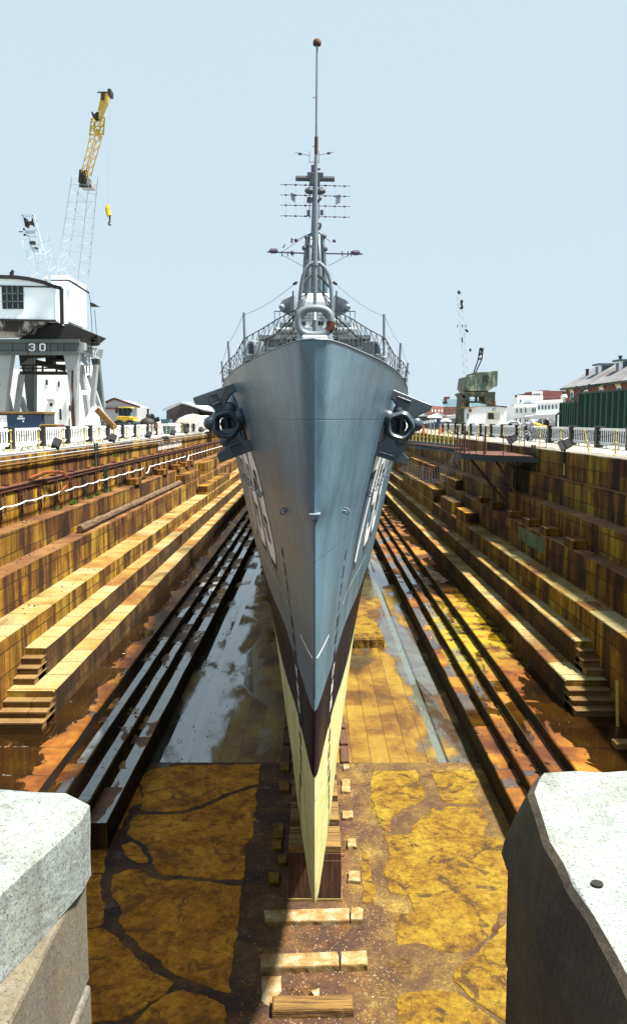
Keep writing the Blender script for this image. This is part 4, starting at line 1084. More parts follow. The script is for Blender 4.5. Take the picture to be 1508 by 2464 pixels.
anchor(1,[(1185,115),(1420,210),(1405,240),(1340,268),(1312,290),(1300,300),(1200,262),(1205,235),(1212,210),(1195,180),(1163,158)],
 [(1042,480),(1060,440),(1110,430),(1145,400),(1165,360),(1290,380),(1262,440),(1248,478),(1285,512),(1270,556)],
 [(1222,150),(1300,180),(1290,200),(1215,172)],[(1120,470),(1200,495),(1195,512),(1112,486)],(1234,328),[(.26,.03,.09),(-.2,.14,.10),(-.02,.25,.07),(.0,-.25,.08)],
 'dark grey stockless anchor hanging against the right side of the bow',YA)
# ================= QUAY FURNITURE AND BACKGROUND =================
def panel(side):
    t=thing('barricade','x','barricade',(0,0,0))
    Lp=4.2; b=MB()
    b.box((0,0,.20+.03),(.07,Lp,.18)); b.box((0,0,.98),(.06,Lp,.14)); n=12
    for i in range(n): b.box((0,-Lp/2+.14+(Lp-.28)*i/(n-1),.60),(.034,.165,.64))
    b2=MB().box((0,0,.6),(.022,Lp-.1,.70)); b2.build('gap_shade',M['blackrub'],t)  # black sheet added in place of the shade between the pickets
    for y in (-1.0,1.0): b.box((0,y,.07),(.1,.14,.14))
    b.build('picket_panel',M['white'],t,bevel=.008)
    b=MB(); b.box((0,Lp/2+.3,.54),(.42,.42,1.08)); b.box((0,Lp/2+.3,1.10),(.5,.5,.07)); b.build('post',M['black'],t,bevel=.03)
    b=MB(); 
    for z in (.27,.95): b.box((0,Lp/2+.02,z),(.12,.12,.08))
    b.build('bracket',M['white'],t)
    return t
pn=panel(-1); pn.location=(-15.6,40.6-.3,GZ); tag(pn,'white picket barricade nearest the camera on the left quay, with black post','barricade','white barricades along the left quay')
for i in range(1,19):
    c=copy_tree(pn); c.location=(-15.6+random.uniform(-.05,.05)+max(0,i-13)*.1,40.3+4.95*i,GZ); c.rotation_euler=(0,0,random.uniform(-.02,.02))
    c['label']='white picket barricade with black post further along the left quay'
for i in range(0,14):
    c=copy_tree(pn); y=38.8+4.6*i; c.location=(15.5,y,GZ); c.rotation_euler=(0,0,random.uniform(-.03,.03)); c.scale=(1,.93,1)
    c['group']='white barricades along the right quay'
    c['label']='white picket barricade with black post in front of the green container wall' if i<5 else 'white picket barricade with black post on the right quay beyond the green container'
    if i==4: c.rotation_euler=(R(0),R(-12),R(6)); c['label']='tilted white picket barricade on the right quay'; 
def post(lab):
    t=thing('chain_post','x','post',(0,0,0)); b=MB()
    b.lathe((0,0,0),[(.09,0),(.09,.03),(.035,.05),(.033,.46),(.055,.48),(.06,.52),(.055,.56),(.033,.58),(.03,.96),(.05,.98),(.058,1.02),(.05,1.06),(.0001,1.08)],10)
    b.build('stem',M['yellowpale'],t,smooth=True); 
    return t
p0=post(''); first=True
def chain(pts,label,grp,mat='rope',sag=.22,z=.98,r=.013):
    b=MB()
    for a,c in zip(pts,pts[1:]):
        b.tube([a.lerp(c,k/10)+Vector((0,0,z-sag*4*(k/10)*(1-k/10))) for k in range(11)],r,4)
    solid('chain',b,M[mat],label,'chain',grp)
for side,X,ysq in ((-1,-13.5,[33.5,37.1,40.7,44.8,48.8,52.4,56.2,60.1,64,68,72,76,80,85,90,95]),(1,12.55,[31.2,34.9,38.9,42.5,46.5,51,55.5,60,64,68,72,76,80,84,88])):
    pts=[]
    for i,y in enumerate(ysq):
        c=p0 if (side<0 and i==0) else copy_tree(p0); c.location=(X+random.uniform(-.04,.04),y,GZ)
        c.rotation_euler=(random.uniform(-.03,.03),random.uniform(-.03,.03),0)
        w_='left' if side<0 else 'right'
        tag(c,'yellow chain post upright on the %s quay edge'%w_,'post','yellow chain posts on the %s quay'%w_)
        if side>0 and i==2: c.rotation_euler=(0,R(-14),0); c.location.x+=.25; c['label']='yellow chain post leaning to the left on the right quay'
        if side>0 and i==3: c['label']='yellow chain post behind the tilted floodlight on the right quay'
        pts.append(Vector(c.location))
    chain(pts,'dark upper chain strung between the %s yellow posts'%w_,'chains on the %s quay'%w_)
    chain(pts,'dark lower chain strung between the %s yellow posts'%w_,'chains on the %s quay'%w_,z=.52,sag=.15)
# floodlights
def flood(x,y,Y,X,tilt,label,w=.42,bright=None):
    q=P(x,y,Y); t=thing('floodlight',label,'floodlight',(X,Y,GZ))
    MB().box((0,0,0),(.40,.5,.5)).build('lamp_housing',M['black'],t,bevel=.05).location=(0,0,q.z-GZ)
    t.children[0].rotation_euler=(R(-18),R(tilt),R(20))
    b=MB(); b.box((-.205 if X>0 else .205,0,0),(.012,.42,.42)); o=b.build('lens',M['galv'],t); o.location=(0,0,q.z-GZ); o.rotation_euler=(R(-18),R(tilt),R(20))
    b=MB(); b.tube([(0,0,q.z-GZ-.2),(0,0,-.55)],.05,8); b.build('pole',M['black'],t); 
    b=MB(); b.tube([(0,0,-.5),(0,0,-1.1)],.04,8); b.build('bracket',M['yellowpale'],t); return t
FL=['nearest black floodlight on the left quay edge','second black floodlight on the left quay edge','third black floodlight on the left quay edge','fourth black floodlight on the left quay edge','fifth black floodlight on the left quay edge','farthest black floodlight on the left quay edge']
for i,(x,y) in enumerate([(138,1071),(273,1058),(359,1050),(418,1045),(450,1041),(484,1037)]):
    Yq=12.95*1998/(757-x); flood(x,y-4,Yq,-12.95,25,FL[i])
flood(1228,1056,11.7*1998/471,11.7,-25,'black floodlight with bright lens beside the rusty platform')
flood(1356,1069,11.75*1998/599,11.75,-20,'tan faced floodlight in front of the white barricade on the right')
# pipes, rails, brackets on left wall
b=MB(); b.tube([(-12.68,20,-1.87),(-12.68,60,-1.86),(-12.68,130,-1.9)],.05,8)
for y in range(21,120,4): b.box((-12.72,y,-1.87),(.14,.06,.22))
solid('service_pipe',b,M['timber'],'yellow pipe running along the left dock wall below the quay','pipe')
b=MB(); b.tube([(-12.72,20,-1.70),(-12.72,130,-1.68)],.03,6); b.tube([(-12.95,20,-1.45),(-12.9,60,-1.44),(-12.9,130,-1.44)],.045,6); solid('service_pipe',b,M['galv'],'pair of thin grey pipes above the yellow pipe on the left wall','pipe')
b=MB(); b.tube([(-12.10,20,-2.66),(-12.10,130,-2.66)],.06,8); b.box((-12.12,75,-2.78),(.08,110,.10))
for y in range(24,120,3): b.box((-12.3,y,-2.6),(.3,.08,.08))
solid('rust_rail',b,M['rusty'],'long rusty rail along the ledge of the left wall','rail')
def hanger():
    t=thing('hose_bracket','rusty ladder shaped bracket carrying the white hose on the left wall','bracket',(0,0,0),group='rusty hose brackets on the left wall')
    b=MB()
    for y in (-.16,.16): b.box((0,y,-.55),(.05,.05,1.1))
    for z in (-.3,-.62,-.95): b.box((0,0,z),(.05,.30,.05))
    b.box((.10,0.0,-.6),(.22,.05,.05)); b.build('frame',M['rusty'],t)
    b=MB(); b.box((.14,.20,-.5),(.05,.05,.8)); b.build('upright',M['timber'],t); return t
hg=hanger(); hp=[]
ys=[27+2.35*i for i in range(38)]
for i,y in enumerate(ys):
    c=hg if i==0 else copy_tree(hg); c.location=(-12.08,y,-2.78); hp.append(Vector((-11.9,y,-3.36)))
b=MB(); pts=[]
for i,(a,c) in enumerate(zip(hp,hp[1:])):
    sg=.06 if i not in (13,21) else .45
    for k in range(6): pts.append(a.lerp(c,k/6)+Vector((.02,0,.03-sg*4*(k/6)*(1-k/6))))
b.tube(pts,.03,7); solid('white_hose',b,M['hose'],'white hose looped along the rusty brackets of the left wall','hose',smooth=True)
b=MB(); q=[Vector((-12.0,35.5,-2.5)),Vector((-11.9,37,-2.35)),Vector((-11.7,38.5,-2.4)),Vector((-11.6,39.3,-2.75)),Vector((-11.75,39.2,-3.1)),Vector((-11.85,38.6,-3.35))]
b.tube(q,.04,7); b.tube([p+Vector((.02,-.6,.07)) for p in q[:4]],.035,7); solid('orange_hose',b,M['orange'],'short orange hose looped over the rusty rail','hose',smooth=True)
def ladder(x,y,z0,z1,label,s=1):
    b=MB(); 
    for d in (-.26,.26): b.box((x,y+d,(z0+z1)/2),(.09,.10,z1-z0))
    z=z0+.15
    while z<z1-.05: b.cyl((x,y-.26,z),(x,y+.26,z),.022,n=6); z+=.3
    solid('wall_ladder',b,M['dgreen'],label,'ladder')
ladder(-12.66,12.7*1998/(757-231),-2.7,-1.35,'dark ladder on the left wall above the rusty rail')
ladder(-12.02,12*1998/(757-254),-4.2,-2.75,'dark ladder among the hose brackets on the left wall')
ladder(-12.66,12.7*1998/(757-590+0),-2.7,-1.35,'distant dark ladder on the left wall') if False else None
ladder(11.80,11.8*1998/(1281-757),-2.8,-1.35,'dark ladder on the right wall right of the rusty platform')
ladder(11.65,11.65*1998/(1239-757),-4.05,-2.6,'dark ladder on the right altar left of the upper one')
ladder(-11.4,11.4*1998/(757-514),-5.3,-4.15,'dark ladder low on the left altars') if False else None
# rusty inspection platform on right wall + brace + railing
t=thing('rusty_platform','rusty steel platform with railing and braces jutting from the right wall','platform',(11,43,-2.1))
def rp(mb,n,m,**k): o=mb.build(n,m,None,**k); o.parent=t; o.location=-t.location; return o
A=P(1107,1058,49); Bp=P(1268,1062,44); zf=-1.95
pts=[(8.7,52,zf),(8.7,49,zf),(9.4,46.5,zf),(12.2,44,zf),(12.2,52,zf)]
b=MB(); b.prism(pts,(0,0,-.08)); rp(b,'deck_plate',M['rusty'])
b=MB()
for a,c in zip(pts[:4],pts[1:4]): b.bar(Vector(a)+Vector((0,0,-.2)),Vector(c)+Vector((0,0,-.2)),.10,.26)
rp(b,'edge_beam',M['shipdark'])
b=MB()
for a,c in zip(pts[:4],pts[1:4]):
    for k in range(4):
        q=Vector(a).lerp(Vector(c),k/3); b.cyl(q,q+Vector((0,0,1.05)),.022,n=6)
    for z in (.5,1.03): b.bar(Vector(a)+Vector((0,0,z)),Vector(c)+Vector((0,0,z)),.03)
for yy in (47,49.5,52): b.cyl((8.9 if yy>48 else 9.6,yy,zf),(8.9 if yy>48 else 9.6,yy,zf+1.6),.06,n=8)
rp(b,'railing',M['rustpole'])
b=MB(); b.bar((9.0,49,-2.1),(11.2,47,-5.1),.10); b.bar((10.0,46.5,-2.1),(11.3,44,-4.9),.10); [rp(q_,'brace',M['rustpole']) for q_ in b.comps()]
# long truss walkway over the dock (right side behind the hull)
t=thing('truss_walkway','long steel truss walkway with yellow railing right of the hull','walkway',(9,65,-1.7))
b=MB(); x0,x1,ya,yb=6.7,9.0,60,53
a0=Vector((7.0,62,-1.78)); a1=Vector((8.9,52,-1.84))
for dy in (0,1.1):
    o_=Vector((.9*(dy>0),dy,0))
    for z in (0,.42): b.bar(a0+o_+Vector((0,0,z-.2)),a1+o_+Vector((0,0,z-.2)),.07)
    for k in range(24):
        q=a0.lerp(a1,k/24)+o_; r_2=a0.lerp(a1,(k+1)/24)+o_; b.bar(q+Vector((0,0,-.2)),r_2+Vector((0,0,.22)),.035); b.bar(q+Vector((0,0,-.2)),q+Vector((0,0,.22)),.035)
rp(b,'truss',M['slateb'])
b=MB(); b.bar(a0+Vector((.4,.5,.02)),a1+Vector((.4,.5,.02)),1.0,.05); rp(b,'walk_deck',M['rusty'])
b=MB()
for k in range(13):
    q=a0.lerp(a1,k/12)+Vector((0,0,.22)); b.cyl(q,q+Vector((0,0,1.0)),.045,n=6)
for z in (.6,1.2): b.bar(a0+Vector((0,0,z)),a1+Vector((0,0,z)),.04)
rp(b,'railing',M['yellowpale'])
# sagging nets right of the hull
b=MB()
top=[P(x,y,46-k*.3) for k,(x,y) in enumerate([(975,1105),(1000,1120),(1035,1128),(1065,1120),(1092,1098),(1108,1068)])]
bot=[P(x,y,45-k*.3) for k,(x,y) in enumerate([(960,1130),(995,1155),(1035,1165),(1075,1158),(1100,1120),(1112,1072)])]
def cr(A,s):
    s=s*(len(A)-1); i=min(int(s),len(A)-2); t_=s-i; return A[i].lerp(A[i+1],t_)
NN=26
for k in range(NN+1): b.tube([cr(top,k/NN),cr(top,k/NN).lerp(cr(bot,k/NN),.5)+Vector((0,0,-.1)),cr(bot,k/NN)],.012,3)
for r in range(8): b.tube([cr(top,k/NN).lerp(cr(bot,k/NN),r/7)+Vector((0,0,-.1*math.sin(math.pi*r/7))) for k in range(NN+1)],.012 if r in(0,7) else .009,3)
solid('safety_net',b,M['net'],'grey safety net sagging between hull and rusty platform','net')
# green patched masonry on right altar
solid('painted_patch',MB().box((10.437,39.8,-5.75),(.02,4.6,.7)),paint('pale_green_patch',(.20,.36,.16),.8,.4,(.20,.10,.03),.52,sc=1.2),'pale green painted patch on the right altar wall','painted patch') 
solid('lime_patch',MB().box((-12.79,74,-2.15),(.02,12,.7)),paint('lime_stain',(.62,.62,.60),.8,.3,(.25,.13,.04),.5,sc=1.2),'white lime stained patch on the upper left wall','wall patch')

# ---- portal crane 30
def Z2(x,y,Y): return P(.21017*x,633.9+.21017*y,Y)
YC=72.0; g0=Z2(0,1000,YC)
cr_=thing('portal_crane','white and grey portal crane number 30 on the left quay','crane',(-22,YC,GZ))
def cp(mb,n,m,par=None,label=None,**k):
    o=mb.build(n,m,None,**k)
    if par is None: o.parent=cr_; o.location=-cr_.location
    else: o.parent=par
    if label: o['label']=label
    return o
def sh(pts,Y,d): 
    mb=MB(); mb.prism([Z2(x,y,Y) for x,y in pts],(0,d,0)); return mb
mb=sh([(-320,888),(905,888),(905,1030),(-320,1030)],YC,1.0); gird=cp(mb,'portal_girder',M['craneg'],bevel=.03)
mb=MB(); 
for y in (888,1028): mb.bar(Z2(-320,y,YC-.1),Z2(912,y,YC-.1),.28,.30)
for x in (-30,130,285,430,565,720,890): mb.bar(Z2(x,890,YC-.06),Z2(x,1028,YC-.06),.10,.12)
cp(mb,'girder_flange',M['craneg'])
mb=MB()
for ch,x0 in (('3',332),('0',452)):
    glyph(ch,lambda gx,gy: Z2(x0+gx/4*72,1003-gy/6*88,YC-.09),1,mb)
o=mb.build('crane_number',M['white'],cr_); o.location=-cr_.location; o['label']='white number 30 on the crane girder'
mb=sh([(905,895),(965,905),(962,985),(905,1030)],YC+.2,.8)
mb.prism([Z2(x,y,YC+9) for x,y in [(1125,985),(1178,985),(1160,1090),(1125,1070)]],(0,.4,0)); [cp(q_,'girder_end',M['cranel']) for q_ in mb.comps()]
YB=YC+8
mb=MB(); q0,q1,q2,q3=Z2(945,930,YC+2),Z2(1115,965,YC+9),Z2(1115,1080,YC+9),Z2(945,1020,YC+2)
mb.bar(q0,q1,.2); mb.bar(q3,q2,.25)
for k in range(6):
    mb.bar(q3.lerp(q2,k/6),q0.lerp(q1,(k+.5)/6),.16); mb.bar(q0.lerp(q1,(k+.5)/6),q3.lerp(q2,(k+1)/6),.16)
cp(mb,'side_truss',M['cranel'])
def tl(pts,Y,d,m,name='leg',to_ground=True):
    mb=sh(pts,Y,d); return cp(mb,name,m,bevel=.03)
gy=1905
tl([(725,1032),(905,1032),(885,1230),(875,gy),(820,gy),(800,1500),(765,1230)],YC,.9,M['cranel'])
tl([(-20,1032),(140,1032),(110,1230),(20,gy),(-60,gy),(0,1300)],YC,.9,M['cranel'])
tl([(215,1060),(395,1060),(388,1900),(340,1900),(270,1280)],YB,.9,M['craneg'])
tl([(1040,1090),(1130,1090),(1165,1450),(1205,1890),(1160,1890),(1100,1520),(1095,1300)],YB+1,.7,M['craneg'])
mb=MB()
for a,b_,w_,Y in (((135,1040),(0,1700),.55,YC+.4),((60,1420),(135,1760),.7,YC+3),((250,1270),(175,1820),.6,YC+2),((235,1530),(330,1800),.6,YC+4),((1100,1160),(1050,1700),.7,YC+6),((930,1160),(965,1450),.8,YC+4),((980,1500),(1015,1770),.8,YC+4),((1020,1280),(1195,1800),.5,YC+8),((1110,1650),(1320,1880),.5,YC+2),((930,1050),(1000,1160),.6,YC+3)):
    mb.bar(Z2(*a,Y),Z2(*b_,Y),w_,.4)
[cp(q_,'brace',M['cranel'],bevel=.03) for q_ in mb.comps()]
mb=sh([(820,1225),(845,1225),(840,1420),(865,1900),(830,1900),(815,1650),(835,1500),(815,1420)],YC-.02,.05); cp(mb,'rust_streak',M['rusty'])
mb=MB(); mb.prism([Z2(x,y,YC+3) for x,y in [(225,1235),(750,1235),(750,1270),(225,1270)]],(0,1,0))
for y in (1165,1200): mb.bar(Z2(230,y,YC+3),Z2(750,y,YC+3),.12)
for x in (270,380,490,650,740): mb.bar(Z2(x,1165,YC+3),Z2(x,1240,YC+3),.14)
mb.prism([Z2(x,y,YC+4) for x,y in [(215,1035),(735,1035),(735,1088),(620,1060),(330,1085),(230,1160)]],(0,1,0))
mb.prism([Z2(x,y,YC+4.5) for x,y in [(520,1060),(610,1060),(605,1160),(525,1160)]],(0,1,0)); mb.bar(Z2(415,1130,YC+6),Z2(750,1205,YC+6),.5)
mb.lathe(Z2(695,1120,YC+2),[(.9,0),(.5,.35),(.1,.5)],12)
cp(mb,'inner_walkway',M['craned'])
mb=MB()
for x in (990,1022): mb.bar(Z2(x,1055,YC+5),Z2(x+5,1260,YC+5),.1)
for k in range(8): mb.bar(Z2(992,1070+k*25,YC+5),Z2(1024,1070+k*25,YC+5),.07)
cp(mb,'ladder',M['cranel'])
mb=MB(); q=Z2(545,850,YC+4); mb.cyl((q.x,YC+5,Z2(0,884,YC).z),(q.x,YC+5,Z2(0,830,YC).z),3.1,n=28); 
mb.prism([Z2(x,y,YC+1) for x,y in [(380,735),(640,690),(800,690),(1055,795),(940,888),(200,870),(340,800)]],(0,5,0))
cp(mb,'slewing_ring',M['craned'])
mb=MB()
for x0,y0,x1,y1 in ((1040,845,1120,840),(1000,870,1130,888),(1045,920,1140,925),(1055,830,1120,850),(1060,800,1065,900)): mb.bar(Z2(x0,y0,YC+3),Z2(x1,y1,YC+3),.22)
cp(mb,'service_pipework',M['craned'])
# cab
cab=[(-330,150),(0,155),(190,160),(330,178),(490,215),(620,265),(635,655),(-330,632)]
mb=sh(cab,YC-.5,9); cabo=cp(mb,'machinery_house',M['crwhite'],bevel=.05)
mb=sh([(622,266),(706,285),(716,704),(638,655)],YC+.5,6); cp(mb,'house_side',M['crwhite'])
mb=sh([(-330,636),(500,657),(500,690),(380,720),(340,800),(90,775),(-330,775)],YC-.3,6); cp(mb,'house_skirt',paint('skirt_paint',(.70,.74,.74),.6,.15,(.02,.01,.008),.50,sc=.33),label='white skirt with black rust holes')
mb=MB()
L_=[(-330,145),(0,152),(190,158),(330,176),(490,213),(620,262),(706,284),(712,700)]
for a,b_ in zip(L_,L_[1:]): mb.bar(Z2(*a,YC-.6),Z2(*b_,YC-.6),.18,.3)
mb.bar(Z2(-330,250,YC-.55),Z2(620,270,YC-.55),.10); mb.bar(Z2(-330,636,YC-.55),Z2(640,657,YC-.55),.16); mb.bar(Z2(135,158,YC-.4),Z2(138,100,YC-.4),.28); mb.bar(Z2(138,102,YC-.4),Z2(155,80,YC-.4),.22); mb.bar(Z2(520,225,YC),Z2(524,180,YC),.2)
cp(mb,'house_trim',M['craned'])
mb=sh([(18,258),(265,258),(272,520),(30,520)],YC-.56,.1); wn=cp(mb,'window',M['glass'])
mb=MB()
for x in (80,145,207): mb.bar(Z2(x-2,258,YC-.62),Z2(x+5,520,YC-.62),.09)
for y in (345,435): mb.bar(Z2(22,y,YC-.62),Z2(270,y,YC-.62),.09)
o=mb.build('glazing_bars',M['craneg'],wn); 
mb=sh([(585,138),(785,138),(802,672),(740,672),(715,704),(706,285),(622,262),(588,250)],YC+2,5.5); cp(mb,'white_tower',M['crwhite'],bevel=.04)
mb=MB(); mb.bar(Z2(585,194,YC+1.9),Z2(795,194,YC+1.9),.10); mb.bar(Z2(795,196,YC+1.9),Z2(1018,335,YC+1.9),.16); mb.prism([Z2(x,y,YC+2) for x,y in [(1030,447),(1062,450),(1135,492),(1035,490)]],(0,.5,0)); mb.bar(Z2(1040,490,YC+2),Z2(1060,840,YC+2),.04)
mb.bar(Z2(1085,530,YC+2),Z2(1110,860,YC+2),.04); mb.bar(Z2(1018,335,YC+2),Z2(1040,450,YC+2),.04)
cp(mb,'rear_struts',M['craned'])
def lattice(mb,p0,p1,w0,w1,n,r,d=1.0):
    p0,p1=Vector(p0),Vector(p1); ax=(p1-p0).normalized(); u=ax.cross(Vector((0,1,0))).normalized(); v=u.cross(ax).normalized()
    C_=[[p0.lerp(p1,k/n)+(u*sx*.5+v*sy*.5*d)*(w0+(w1-w0)*k/n) for k in range(n+1)] for sx,sy in ((-1,-1),(1,-1),(1,1),(-1,1))]
    for q in range(4):
        mb.bar(C_[q][0],C_[q][n],r)
        for k in range(n):
            a,b_=(C_[q][k],C_[(q+1)%4][k+1]) if k%2 else (C_[(q+1)%4][k],C_[q][k+1]); mb.bar(a,b_,r*.6)
def Z1(x,y,Y): return P(.21017*x,190.2+.21017*y,Y)
mb=MB(); lattice(mb,Z1(830,2280,78),Z1(975,1110,70),2.1,1.5,13,.045); 
cp(mb,'boom',M['pale'],label='pale lattice boom nearly lost against the sky')
mb=MB(); mb.prism([Z1(x,y,70) for x,y in [(905,1108),(915,1225),(1045,1225),(1050,1160),(1000,1110),(960,1150)]],(0,1.4,0)); cp(mb,'boom_head',M['galv'])
mb=MB(); mb.bar(Z1(912,1115,69.9),Z1(950,1120,69.9),.5,1); mb.bar(Z1(965,1120,69.9),Z1(995,1125,69.9),.5,1); mb.bar(Z1(912,1222,69.9),Z1(1045,1224,69.9),.2); 
[cp(q_,'sheave',M['craned']) for q_ in mb.comps()]
mb=MB(); lattice(mb,Z1(985,1100,70),Z1(1105,640,66),.55,.6,9,.06); lattice(mb,Z1(1105,640,66),Z1(1125,440,65),.75,.7,4,.10)
mb.prism([Z1(x,y,65) for x,y in [(1120,440),(1135,370),(1120,350),(1145,250),(1150,150),(1232,150),(1215,240),(1180,320),(1160,370),(1140,450)]],(0,.8,0))
mb.bar(Z1(1085,625,65.5),Z1(1140,600,65.5),.35)
cp(mb,'boom_extension',M['yellow'],label='yellow upper section of the crane boom')
mb=MB(); mb.bar(Z1(1115,150,64.9),Z1(1240,150,64.9),.08); mb.bar(Z1(1248,168,64.9),Z1(1284,168,64.9),.9,.4); mb.prism([Z1(x,y,64.95) for x,y in [(1165,155),(1205,155),(1195,245),(1158,240)]],(0,-.1,0))
mb.prism([Z1(x,y,65) for x,y in [(1042,372),(1060,372),(1068,410),(1110,372),(1125,370),(1135,450),(1110,430),(1075,448),(1060,430)]],(0,.8,0)); [cp(q_,'boom_tip_sheave',M['craned']) for q_ in mb.comps()]
mb=MB(); a=Z1(1262,180,65); b_=Z1(1237,1435,65); mb.bar(a,b_,.018)
cp(mb,'hoist_cable',M['pale'])
mb=MB(); mb.tube([Z1(1240,1435,65),Z1(1232,1475,65),Z1(1242,1530,65),Z1(1253,1565,65)],[.12,.2,.2,.22],8); cp(mb,'hook_block',M['yellow'])
mb=MB(); mb.tube([Z1(*p,65) for p in [(1258,1570),(1257,1635),(1246,1650),(1246,1668),(1262,1672),(1267,1662)]],.07,6); cp(mb,'hook',M['shipdark'])
# second boom (left)
bm_=thing('lattice_boom','short pale lattice boom with dark sheaves above the crane cab','boom',(-24,82,10))
def bp(mb,n,m): o=mb.build(n,m,bm_); o.location=-bm_.location; return o
mb=MB(); lattice(mb,Z1(530,2300,84),Z1(400,1800,80),2.0,1.9,5,.05); 
for a,b_ in (((255,1560),(290,1800)),((385,1560),(495,2000)),((270,1720),(405,1722)),((275,1785),(410,1785)),((315,1790),(380,2010)),((255,1558),(385,1562))): mb.bar(Z1(*a,80),Z1(*b_,80),.2)
mb.prism([Z1(x,y,80) for x,y in [(290,1725),(400,1725),(400,1785),(290,1785)]],(0,1,0)); mb.prism([Z1(x,y,80) for x,y in [(365,1930),(440,1930),(445,1985),(370,1990)]],(0,1,0)); bp(mb,'lattice',M['pale'])
mb=MB(); mb.prism([Z1(x,y,80) for x,y in [(265,1585),(290,1585),(300,1630),(360,1625),(365,1585),(390,1590),(395,1680),(375,1680),(355,1650),(310,1650),(300,1690),(285,1685)]],(0,.8,0))
mb.bar(Z1(345,1876,80),Z1(405,1876,80),.3); mb.prism([Z1(x,y,79.9) for x,y in [(370,1920),(430,1925),(425,1950),(410,1945)]],(0,.8,0)); mb.bar(Z1(218,1746,80),Z1(262,1748,80),.08); [bp(q_,'sheave',M['craned']) for q_ in mb.comps()]

# white building behind crane
def bld(name,label,loc,cat='building',group=None): return thing(name,label,cat,loc,0,group)
def put(mb,n,m,par,label=None,**k):
    o=mb.build(n,m,None,**k); o.parent=par; o.matrix_parent_inverse=Matrix.Translation(-par.location) if par.parent is None else Matrix.Identity(4)
    if label: o['label']=label
    return o
def front(mb,x0,x1,y0,y1,Y,d,dy=0.0):
    a=P(x0,y0,Y+dy); b_=P(x1,y1,Y+dy); mb.bx(a.x,b_.x,Y+dy,Y+dy+d,b_.z,a.z)
YW=100
wb=bld('white_block_building','plain white tall building seen through the crane legs','x'and(P(200,1000,YW).x,YW,GZ))
mb=MB(); a=P(82,866,YW); b_=P(171,1010,YW); mb.bx(a.x,b_.x,YW,YW+14,GZ,a.z); a=P(60,905,YW); c=P(82.5,1010,YW); mb.bx(a.x-3,c.x,YW+2,YW+12,GZ,P(0,885,YW).z); put(mb,'wall',M['clad'],wb)
for (x0,y0,x1,y1) in ((525,1330,548,1390),(665,1350,685,1410),(570,1600,600,1635),(680,1665,705,1790),(790,1625,812,1690),(790,1770,800,1850)):
    mb=MB(); front(mb,.21017*x0,.21017*x1,633.9+.21017*y0,633.9+.21017*y1,YW,.2,-.08); w_=put(mb,'window',M['glass'],wb)
mb=MB(); front(mb,.21017*540,.21017*612,633.9+.21017*1553,633.9+.21017*1575,YW,.8,-.8); front(mb,.21017*748,.21017*760,633.9+.21017*1560,1012,YW,.3,-.3); put(mb,'canopy',M['cranel'],wb)
# skip
YS=58
sk=bld('skip','dark blue waste skip with white panel and lid on the left quay',(P(35,1000,YS).x,YS,GZ),'skip')
def T1(x,y): return (x/7.54/1.5776, (1540+y/7.54)/1.5776)
a=P(-10,T1(0,240)[1],YS); b_=P(T1(765,0)[0],0,YS); mb=MB(); mb.bx(a.x-1,b_.x,YS,YS+2.4,GZ+.05,a.z); c=P(T1(830,0)[0],0,YS)
put(mb,'body',M['blue'],sk,bevel=.03)
mb=MB(); mb.bx(b_.x,c.x,YS+.2,YS+2.4,GZ+.05,a.z); put(mb,'end_panel',M['shipdark'],sk)
mb=MB(); mb.bx(a.x-1,c.x+.05,YS-.1,YS+2.5,a.z+.003,a.z+.16); put(mb,'lid',M['timber'],sk,bevel=.02)
mb=MB(); p1=P(*T1(0,275),YS-.03); p2=P(*T1(215,700),YS-.03); mb.bx(a.x-1,p2.x,YS-.05,YS-.001,p2.z,p1.z); pw=put(mb,'white_panel',M['white'],sk)
mb=MB(); 
for x0,x1,y0,y1 in ((495,712,340,392),(535,655,285,318),(650,690,425,475)): 
    q=P(*T1(x0,y0),YS-.03); r_3=P(*T1(x1,y1),YS-.03); mb.bx(q.x,r_3.x,YS-.03,YS-.001,r_3.z,q.z)
put(mb,'white_sign',M['white'],sk)
mb=MB()
for ch,x0 in (('R',-75),('E',0),('S',92),('S',155)):
    glyph(ch,lambda gx,gy: P(*T1(x0+gx/4*46,465-gy/6*105),YS-.055),1,mb,wd=.7)
o=put(mb,'lettering',M['galv'],sk,'grey letters on the white panel of the skip')
# red box
YR=54
rb=bld('red_box','low red box with sloping left end behind the white barricade',(P(108,1020,YR).x,YR,GZ),'box')
mb=MB(); pts=[P(*T1(x,y),YR) for x,y in ((1035,665),(1190,543),(1340,545),(1640,545),(1640,700),(1035,700))]
pts[4].z=pts[5].z=GZ; mb.prism(pts,(0,1.6,0)); put(mb,'body',M['red'],rb,bevel=.02)
mb=MB(); mb.bar(P(*T1(1035,662),YR-.03),P(*T1(1190,540),YR-.03),.05); mb.bar(P(*T1(1190,540),YR-.03),P(*T1(1640,542),YR-.03),.05); put(mb,'rim',M['yellowpale'],rb)
# leaning white sheets and dark plank
mb=MB()
for k in range(7):
    a=Z2(1080+k*6,1640+k*4,66+k*.1); b_=Z2(945+k*11,1890,64+k*.15); mb.bar(a,b_,.28,.05)
solid('leaning_boards',mb,M['white'],'stack of white boards leaning beside the crane foot','boards')
mb=MB(); mb.bar(Z2(1110,1670,63),Z2(1315,1885,63),.6,.4); solid('dark_beam',mb,M['timber'],'dark timber beam sloping down right of the white boards','beam')
